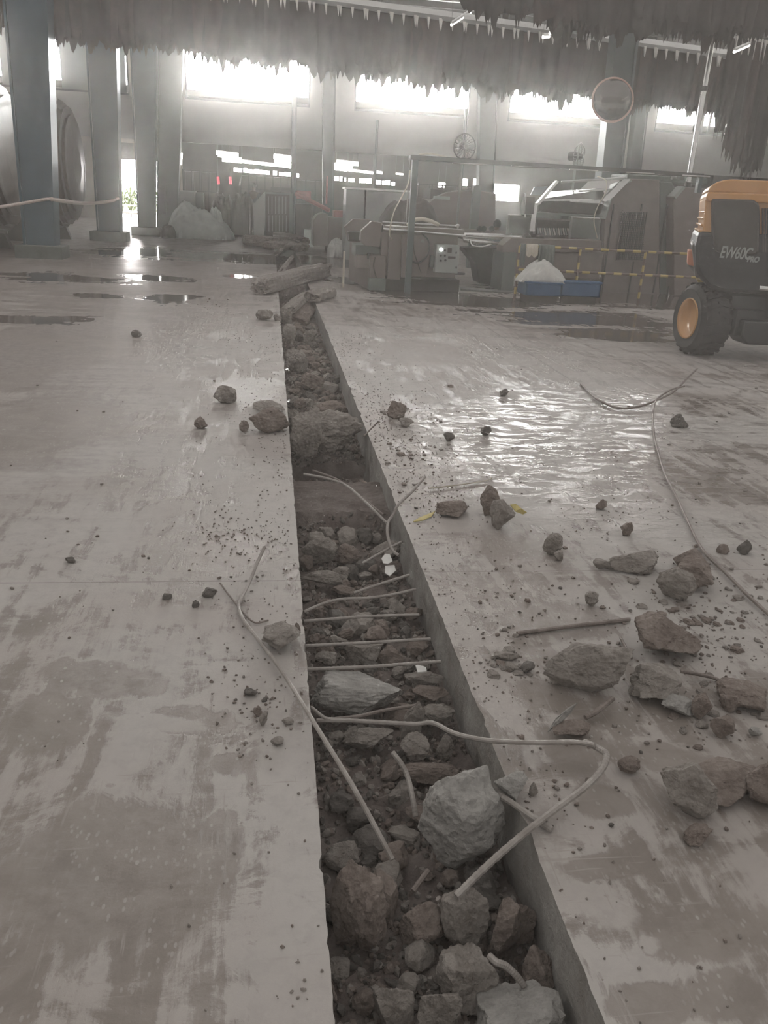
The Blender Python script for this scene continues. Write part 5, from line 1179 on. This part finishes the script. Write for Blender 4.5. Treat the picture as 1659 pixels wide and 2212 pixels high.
# far trench
RT(618, 898, 786, 985, 'heap of concrete bridging the trench like a lump', 'rock', zb=-.16, seed=121, dk=.55, rough=.09)
RT(628, 908, 700, 990, 'grey block at the left end of the concrete bridging the trench', 'rock', zb=-.15, seed=132, dk=.7)
RT(682, 872, 752, 914, 'brown chunk just behind the concrete bridge', 'rock_pink', zb=-.18, seed=122)
RT(620, 890, 648, 916, 'small chunk behind the concrete bridge at the left wall', 'rock', zb=-.18, seed=123)
RT(650, 810, 706, 845, 'brown chunk in the far trench behind the shiny water', 'rock_pink', zb=-.22, seed=124)
RT(612, 770, 664, 808, 'long grey chunk lying at the left far trench wall', 'rock', zb=-.2, seed=125, dk=.5)
RT(610, 712, 640, 745, 'grey chunk at the left far wall above the long one', 'rock', zb=-.2, seed=126)
RT(630, 708, 662, 735, 'round brown chunk in the middle of the far trench', 'rock_pink', zb=-.22, seed=127)
RT(655, 718, 686, 745, 'pale pointed chunk at the right far trench wall', 'rock', zb=-.2, seed=128)
RT(606, 672, 636, 700, 'grey chunk below the tilted slabs at the trench end', 'rock', zb=-.18, seed=129)
RT(640, 745, 680, 765, 'flat brown chunk in the middle of the far trench', 'rock_pink', zb=-.22, seed=130)
RT(694, 812, 740, 842, 'dark chunk at the right far trench wall', 'rock_dark', zb=-.24, seed=131)
# ------------------------------------------------------------------ beams and slabs at the end of the open trench
def rough_box(A, B_, wd, th, m, label, name, lift=0.0, rough=.03, seed=3, roll=0.0, category='concrete slab'):
    A, B_ = Vector(A), Vector(B_); L_ = (B_-A).length; d = (B_-A).normalized(); s = d.cross(Vector((0, 0, 1))).normalized(); u = s.cross(d)
    s, u = s*cos(roll)+u*sin(roll), u*cos(roll)-s*sin(roll)
    nx, ny, nz2 = max(8, int(L_/.07)), 7, 5; b = bmesh.new(); import itertools
    bm = bmesh.new(); bmesh.ops.create_cube(bm, size=1); bmesh.ops.subdivide_edges(bm, edges=bm.edges[:], cuts=7, use_grid_fill=True)
    vs = []
    for v in bm.verts:
        p = v.co*2; e = 1-.10*max(0, abs(p.y)-.6)*max(0, abs(p.z)-.6)*6; endr = 1-.16*max(0, abs(p.x)-.7)*(1+fbm((p.y*2, p.z*2, seed), 3))
        q = A+(B_-A)*.5+d*(p.x*L_/2*(1-.06*abs(fbm((p.y*1.5, p.z*1.5, seed+p.x), 3))*2))+s*(p.y*wd/2*e*endr)+u*(p.z*th/2*e*endr)
        n_ = Vector((fbm(q*7+Vector((seed, 0, 0)), 4), fbm(q*7+Vector((0, seed, 9)), 4), fbm(q*7+Vector((5, 0, seed)), 4)))*rough
        vs.append(q+n_)
    fs = [tuple(v.index for v in f.verts) for f in bm.faces]; bm.free()
    zmin = min(v.z for v in vs); dz = (lift-zmin)
    vs = [v+Vector((0, 0, dz)) for v in vs]
    return MB().add(vs, fs).obj(name, M[m], **T(label, category))
rough_box(G(560, 638), G(702, 598), .34, .26, 'rock', 'long rounded concrete beam lying across the end of the open trench', 'concrete_beam', .0, .035, 3)
rough_box(G(612, 682, -.1), G(658, 638, -.0), .42, .12, 'rock', 'tilted flat slab in the trench under the long beam', 'concrete_slab', -.22, .02, 5, roll=.5)
rough_box(G(640, 690, -.15), G(668, 648, 0), .35, .10, 'rock_pink', 'second tilted slab in the trench, right under the beam', 'concrete_slab', -.25, .02, 6, roll=-.4)
rough_box(G(672, 655), G(712, 640), .30, .14, 'rock', 'flat chunk beside the right lip at the end of the beam', 'concrete_slab', .0, .03, 7)
rough_box(G(537, 530), G(600, 538), .55, .30, 'rock_pink', 'brown slab lying at the left of the far slab pile', 'concrete_slab', .0, .05, 8)
rough_box(G(560, 512), G(650, 540), .60, .28, 'rock_pink', 'longest slab of the far pile, slanting down to the right', 'concrete_slab', .08, .03, 9)
rough_box(G(575, 538), G(660, 545), .5, .22, 'rock_pink', 'lowest slab of the far pile resting on the floor', 'concrete_slab', .0, .04, 10)
rough_box(G(600, 602, -.1), G(622, 572, .1), .40, .10, 'rock', 'pointed slab standing up in the far narrow trench', 'concrete_slab', -.2, .02, 12, roll=.9)
rough_box(G(600, 552, 0), G(622, 540, 0), .45, .12, 'rock_pink', 'small tilted slab in the narrow trench near the far pile', 'concrete_slab', -.1, .02, 13, roll=.7)
# ------------------------------------------------------------------ rubble filling the trench
PS = {'rubble': .09, 'bit': .025, 'shard': .05}
pool = []
for s in range(14):
    vs, fs = rock_verts(300+s, 3, 10, .07, .6 if s % 4 == 0 else 0)
    for mk in ('rock', 'rock_pink', 'rock_dark'):
        b = MB(); b.add([v*.5*PS['rubble'] for v in vs], fs); pool.append((b.mesh('rubble_piece', M[mk]), mk))
small = []
for s in range(8):
    vs, fs = rock_verts(400+s, 2, 8, .08)
    for mk in ('crumb', 'rock_pink', 'rock_dark'):
        b = MB(); b.add([v*.5*PS['bit'] for v in vs], fs); small.append((b.mesh('rubble_piece', M[mk]), mk))
rr = random.Random(21)
def place(mesh_, x, y, z, sx, sy, sz, label, group, name='rubble_piece', tilt=.5):
    q = PS['shard' if 'shard' in name else 'bit' if 'bit' in name else 'rubble']
    o = bpy.data.objects.new(name, mesh_); COL.objects.link(o); o.location = (x, y, z); o.scale = (sx/q, sy/q, sz/q); o.rotation_euler = (rr.uniform(-tilt, tilt), rr.uniform(-tilt, tilt), rr.uniform(0, 6.28))
    o['label'] = label; o['category'] = 'rock'; o['group'] = group; return o
placed = list(TR); cnt = 0; tries = 0
while cnt < 285 and tries < 9000:
    tries += 1
    u = rr.random(); y = 1.15+ (9.5)*(u**1.5) if rr.random() < .85 else rr.uniform(6, 13)
    if 4.5 < y < 5.9: continue
    s = rr.choice((.05, .06, .07, .08, .09, .11, .14)) * (1.0 if y < 4 else 1.35)
    x = rr.uniform(TX0+.02+s*.4, TX1-.02-s*.4)
    if any((x-a)**2+(y-b)**2 < (s*.36+c*.62)**2 for a, b, c in placed): continue
    placed.append((x, y, s*.5)); cnt += 1
    me, mk = rr.choice(pool)
    place(me, x, y, bed_z(x, y)+s*.22, s*rr.uniform(.9, 1.35), s*rr.uniform(.8, 1.1), s*rr.uniform(.6, .95), 'broken concrete piece in the rubble covering the trench bottom', 'rubble pieces on the trench bottom')
# fine gravel between them: nobody could count it
def gravel(name, label, pts, smin, smax, seed, m):
    r = random.Random(seed); b = MB(); vs0, fs0 = ico(1)
    for x, y, z in pts:
        s = r.uniform(smin, smax)*(1+.0*y); e = Euler((r.uniform(0, 6), r.uniform(0, 6), r.uniform(0, 6))).to_matrix(); sx, sy, sz = s*r.uniform(.8, 1.4), s*r.uniform(.6, 1), s*r.uniform(.5, .8); off = r.random()*50
        vs = []
        for v in vs0: q = v*(1+.45*noise.noise(v*1.8+Vector((off, 0, 0)))); vs.append(e @ Vector((q.x*sx, q.y*sy, q.z*sz))+Vector((x, y, z+sz*.3)))
        b.add(vs, fs0)
        b.mi[-len(fs0):] = [r.randrange(len(m))]*len(fs0)
    return b.obj(name, [M[k] for k in m], **T(label, 'gravel', kind='stuff'))
r_ = random.Random(5); pts = []
for _ in range(5200):
    y = 1.1+11*(r_.random()**1.7)
    if 4.6 < y < 5.25: continue
    x = r_.uniform(TX0+.01, TX1-.01); pts.append((x, y, bed_z(x, y)))
gravel('trench_gravel', 'fine brown gravel and crumbs covering the trench bottom', pts, .006, .02, 6, ('rock_pink', 'rock', 'rock_dark'))
pts = []
for _ in range(2600):
    y = 1.15+9.5*(r_.random()**1.3); side = r_.random() < .62
    if side: x = TX1+.015+abs(r_.gauss(0, .16+.02*y)) + (.0)
    else: x = TX0-.02-abs(r_.gauss(0, .12+.03*y))
    if y < 2.3 and r_.random() < .6: continue
    if r_.random() > .35+.65*(noise.noise(Vector((x*1.7, y*.9, 4)))+.3): continue
    pts.append((x, y, 0))
for (cx, cy, sx, sy, n) in ((840, 900, 60, 40, 260), (880, 1000, 60, 60, 260), (640, 1180, 0, 0, 0), (520, 1150, 70, 30, 160), (1540, 1350, 140, 90, 420), (1100, 1440, 60, 30, 60), (620, 930, 50, 40, 160), (1310, 1120, 80, 30, 90), (560, 1530, 40, 50, 50), (490, 650, 70, 20, 120), (930, 1090, 60, 25, 90), (1150, 1700, 40, 40, 40), (1560, 1540, 60, 40, 90)):
    for _ in range(n): g = G(r_.gauss(cx, sx), r_.gauss(cy, sy)); 
    for _ in range(n):
        g = G(r_.gauss(cx, sx), r_.gauss(cy, sy))
        if not in_trench(g.x, g.y): pts.append((g.x, g.y, 0))
gravel('floor_crumbs', 'fine concrete crumbs strewn over the floor on both sides of the trench', pts, .002, .0075, 7, ('crumb', 'crumb', 'rock_pink'))
# countable pebbles on the floor
rr = random.Random(33); n = 0
while n < 210:
    k = rr.random()
    if k < .55: g = G(rr.uniform(860, 1655), rr.uniform(700, 1800)**1.0)
    elif k < .75: g = G(rr.gauss(1520, 90), rr.gauss(1370, 70))
    elif k < .85: g = G(rr.gauss(900, 50), rr.gauss(980, 70))
    else: g = G(rr.gauss(1130, 90), rr.gauss(1330, 60))
    if in_trench(g.x-.03, g.y) or in_trench(g.x+.03, g.y) or g.x < TX1 or g.y > 14: continue
    s = rr.uniform(.008, .022)*(1+.10*g.y)*(rr.random()**.5); me, mk = rr.choice([q for q in small if q[1] != 'rock_dark' or rr.random() < .25]); n += 1
    place(me, g.x, g.y, s*.2, s*1.2, s, s*.7, 'small loose concrete bit scattered on the floor right of the trench', 'loose bits right of the trench', 'concrete_bit')
n = 0
while n < 110:
    k = rr.random()
    if k < .4: g = G(rr.uniform(20, 620), rr.uniform(700, 1650))
    elif k < .6: g = G(rr.gauss(500, 50), rr.gauss(1180, 40))
    elif k < .8: g = G(rr.gauss(540, 50), rr.gauss(1500, 70))
    else: g = G(rr.gauss(490, 60), rr.gauss(650, 18))
    if g.x > TX0-.03 or g.y > 15: continue
    s = rr.uniform(.006, .016)*(1+.13*g.y)*(rr.random()**.5); me, mk = rr.choice([q for q in small if q[1] != 'rock_dark' or rr.random() < .25]); n += 1
    place(me, g.x, g.y, s*.2, s*1.2, s, s*.7, 'small loose concrete bit scattered on the floor left of the trench', 'loose bits left of the trench', 'concrete_bit')
flats = []
for s in range(7):
    vs, fs = rock_verts(500+s, 3, 9, .09, .55)
    for mk in ('rock', 'crumb', 'rock_pink'): b = MB(); b.add([v*.5*PS['shard'] for v in vs], fs); flats.append(b.mesh('concrete_shard', M[mk]))
n = 0
while n < 120:
    k = rr.random()
    if k < .5: g = G(rr.gauss(1530, 85), rr.gauss(1345, 55)); gl = 'near the two large chunks at the right'
    elif k < .7: g = G(rr.gauss(1560, 60), rr.gauss(1530, 35)); gl = 'near the two large chunks at the right'
    elif k < .85: g = G(rr.gauss(1110, 40), rr.gauss(1435, 20)); gl = 'near the two large chunks at the right'
    else: g = G(rr.gauss(880, 40), rr.gauss(960, 60)); gl = 'near the two large chunks at the right'
    if g.x < TX1+.05: continue
    s = rr.uniform(.018, .055)*(1+.05*g.y)*(.45+.55*rr.random()); n += 1
    place(rr.choice(flats), g.x, g.y, s*.12, s*1.3, s, s*.45, 'flat concrete shard lying in the litter on the right floor', 'flat shards in the litter on the right floor', 'concrete_shard', .15)
# ------------------------------------------------------------------ reinforcing bars
def bar(pix, r, label, m='rebar', rib=.10, name='rebar', k=10, cat='rebar'):
    pts = smooth([G(x, y, z) for x, y, z in pix], k)
    # even spacing so that ribs read as ribs
    seg = []; step = max(.006, r*1.3); acc = 0; seg.append(pts[0])
    for a, b_ in zip(pts, pts[1:]):
        L_ = (b_-a).length; n_ = max(1, int(L_/step))
        for i in range(1, n_+1): seg.append(a+(b_-a)*i/n_)
    return MB().tube(seg, r, 8, rib=rib).obj(name, M[m], smooth=False, **T(label, cat))
bar([(571, 1182, .10), (556, 1215, .06), (540, 1255, .03), (522, 1292, .015), (516, 1312, .012), (530, 1345, .02), (600, 1437, .03), (690, 1580, .03), (770, 1712, .0), (848, 1857, -.10)], .0075, 'long bent steel rod running from the left floor down into the trench')
bar([(476, 1260, .01), (500, 1292, .01), (545, 1342, .01), (580, 1340, .01)], .004, 'thin dark bent wire under the long bent rod', 'rebar_dark', 0)
bar([(672, 1528, -.03), (700, 1550, -.04), (716, 1554, -.045)], .006, 'short rod sticking from the left trench wall')
bar([(684, 1556, -.05), (760, 1557, -.045), (890, 1564, -.04), (935, 1562, -.01), (985, 1585, .02), (1060, 1600, .03), (1160, 1604, .05), (1240, 1603, .08), (1285, 1610, .10)], .0075, 'rod crossing the trench and bending out over the right floor')
bar([(1262, 1602, .08), (1295, 1618, .09), (1310, 1632, .09), (1300, 1662, .08), (1262, 1702, .06), (1200, 1748, .04), (1130, 1802, .02), (1050, 1872, -.02), (985, 1936, -.06)], .0095, 'thick ribbed rod curving from the right floor back down into the trench', 'rebar', .16)
bar([(848, 1625, -.08), (868, 1652, -.10), (881, 1680, -.12), (891, 1722, -.14), (898, 1764, -.18)], .0085, 'short bent rod standing up in the trench left of the huge boulder')
bar([(1054, 1722, -.03), (1066, 1716, .01), (1090, 1724, .02), (1140, 1758, .015), (1192, 1792, .012)], .009, 'hooked rod on the right lip beside the huge boulder')
bar([(946, 1940, -.12), (968, 1966, -.16)], .008, 'short rod stub beside the flat-faced chunk')
bar([(1056, 2064, -.10), (1072, 2078, -.10), (1092, 2086, -.11), (1114, 2106, -.13), (1132, 2130, -.16)], .0085, 'bent rod stub above the pale boulder at the bottom')
bar([(892, 1925, -.16), (925, 1880, -.14)], .008, 'dark rod stub under the huge pale boulder', 'rebar_dark')
for i, (pp, lab) in enumerate((
    ([(656, 1322, -.06), (700, 1303, -.06), (740, 1294, -.06), (790, 1292, -.06), (838, 1286, -.06), (898, 1273, -.06)], 'wavy cross rod, topmost reaching the left trench wall'),
    ([(656, 1342, -.06), (760, 1334, -.06), (832, 1330, -.06), (905, 1328, -.06)], 'cross rod just below the wavy one'),
    ([(660, 1395, -.06), (800, 1388, -.06), (930, 1380, -.06)], 'cross rod above the smooth triangular shard'),
    ([(664, 1446, -.06), (800, 1440, -.06), (880, 1434, -.06), (952, 1429, -.06)], 'ribbed cross rod just above the wide pale-topped block'),
    ([(764, 1281, -.07), (820, 1262, -.06), (884, 1242, -.05)], 'short slanting rod from the right trench wall above the cross rods'),
    ([(782, 1217, -.12), (830, 1190, -.09), (868, 1170, -.06)], 'short slanting rod higher up by the white scraps'),
    ([(690, 1556, -.10), (770, 1548, -.09), (830, 1535, -.08), (905, 1523, -.08)], 'dark rod slanting up behind the upright spike'))):
    bar(pp, .0065, lab, 'rebar' if i < 6 else 'rebar_dark', .14)
bar([(656, 1024, -.02), (710, 1034, -.02), (750, 1050, -.02), (790, 1085, -.03), (836, 1130, -.05)], .0075, 'longer of the two curved rods over the clay ledge', 'rebar', .05)
bar([(676, 1016, -.03), (725, 1034, -.03), (760, 1058, -.04), (800, 1090, -.06), (828, 1112, -.08)], .0065, 'shorter curved rod beside the longer one over the clay ledge', 'rebar_dark', .05)
bar([(918, 1030, .16), (890, 1062, .12), (862, 1088, .08), (850, 1110, .03), (838, 1130, -.01), (838, 1160, -.05), (848, 1188, -.08), (862, 1200, -.09)], .008, 'rod arching up out of the trench over the right lip', 'rebar', .05)
bar([(786, 942, .0), (802, 926, .04), (818, 910, .10)], .006, 'short thin rod sticking up at the right lip by the bridge', 'rebar_dark', 0)
bar([(1255, 830, .01), (1290, 862, .02), (1335, 881, .02), (1380, 878, .03), (1420, 864, .05), (1455, 846, .07), (1480, 822, .09), (1505, 797, .12)], .010, 'thin dark wire curving left of the loop on the far right floor', 'rebar_dark', 0)
bar([(1478, 834, .08), (1450, 842, .08), (1420, 862, .06), (1411, 890, .03), (1413, 940, .02), (1428, 1000, .02), (1440, 1032, .02), (1462, 1075, .02), (1490, 1135, .02), (1518, 1188, .02), (1570, 1240, .02), (1625, 1295, .02), (1690, 1352, .02)], .0085, 'long dark wire running down the right floor to the edge', 'rebar_dark', 0)
bar([(1117, 1368, .01), (1240, 1352, .012), (1360, 1338, .012)], .009, 'straight rod lying on the right floor', 'rebar_dark', .12)
bar([(1341, 1378, .01), (1364, 1422, .02)], .006, 'short rod between the two large chunks', 'rebar_dark', 0)
bar([(1470, 1450, .03), (1500, 1455, .03), (1540, 1464, .015), (1572, 1479, .01)], .007, 'curved rod behind the blocky chunk', 'rebar_dark', .1)
bar([(1264, 1550, .02), (1290, 1536, .03), (1324, 1508, .05)], .009, 'short thick rod below the pointed jagged chunk', 'rebar_dark', .12)
bar([(925, 1055, .01), (1000, 1046, .01), (1050, 1038, .01), (1062, 1032, .01)], .004, 'thin pale stick on the right floor beyond the arching rod', 'cord', 0, cat='stick', name='stick')
bar([(712, 595, .01), (712, 575, .25)], .012, 'thin rod standing near the puddle by the control machine', 'rebar_dark', 0)
# ------------------------------------------------------------------ scraps
def flake(pix, zs, m, label, name, cat, th=.004):
    a = [G(x, y, z) for (x, y), z in zip(pix, zs)]; c = sum(a, Vector())/len(a); n_ = len(a)
    b_ = [p-Vector((0, 0, th)) for p in a]; fs = [tuple(range(n_)), tuple(range(2*n_-1, n_-1, -1))]+[(i, n_+i, n_+(i+1) % n_, (i+1) % n_) for i in range(n_)]
    MB().add(a+b_, fs).obj(name, M[m], **T(label, cat))
flake([(893, 1126), (905, 1118), (940, 1104), (932, 1115), (912, 1124)], [.006, .012, .02, .012, .008], 'leaf_yellow', 'narrow yellow leaf on the right lip of the trench', 'dry_leaf', 'leaf')
flake([(1102, 1090), (1114, 1088), (1126, 1098), (1138, 1106), (1130, 1110), (1114, 1104)], [.09, .10, .08, .05, .04, .07], 'leaf_yellow', 'yellow leaf curled behind the leaning pair of chunks', 'dry_leaf', 'leaf')
flake([(1183, 1580), (1200, 1552), (1225, 1530), (1246, 1518), (1236, 1536), (1212, 1560)], [.02, .05, .09, .12, .08, .04], 'rock_pale', 'thin pale flake standing on the dark chunk', 'concrete_flake', 'flake')
flake([(824, 1206), (832, 1196), (842, 1197), (848, 1212), (838, 1218), (828, 1216)], [-.13]*6, 'white_tile', 'white scrap in the trench, upper of the two', 'tile_scrap', 'scrap')
flake([(832, 1222), (852, 1220), (855, 1232), (842, 1244), (832, 1238)], [-.14]*5, 'white_tile', 'white scrap in the trench, lower of the two', 'tile_scrap', 'scrap')
flake([(897, 1434), (920, 1441), (922, 1450), (902, 1452)], [-.08]*4, 'white_tile', 'small white scrap by the ribbed cross rod', 'tile_scrap', 'scrap')
M['water'] = mat('muddy_water', (.06, .05, .045), .04, bump=.35, bscale=14)
for i, (cx, cy, w_, h_, lab) in enumerate(((665, 868, 75, 12, 'glinting muddy water in the far trench behind the bridge'), (640, 790, 30, 20, 'glint of water at the left wall of the far trench'))):
    c = G(cx, cy, -.255); pts = [(min(TX1-.02, max(TX0+.02, c.x+cos(a)*.26*(1+.2*sin(3*a)))), c.y+sin(a)*(.35 if i == 0 else .5)*(1+.2*cos(2*a)), -.235) for a in [2*pi*k/24 for k in range(24)]]
    MB().prism([], 0) if False else MB().add(pts+[(x, y, z-.02) for x, y, z in pts], [tuple(range(24)), tuple(range(47, 23, -1))]+[(k, (k+1) % 24, 24+(k+1) % 24, 24+k) for k in range(24)]).obj('trench_water', M['water'], **T(lab, 'water', kind='stuff'))
haze()
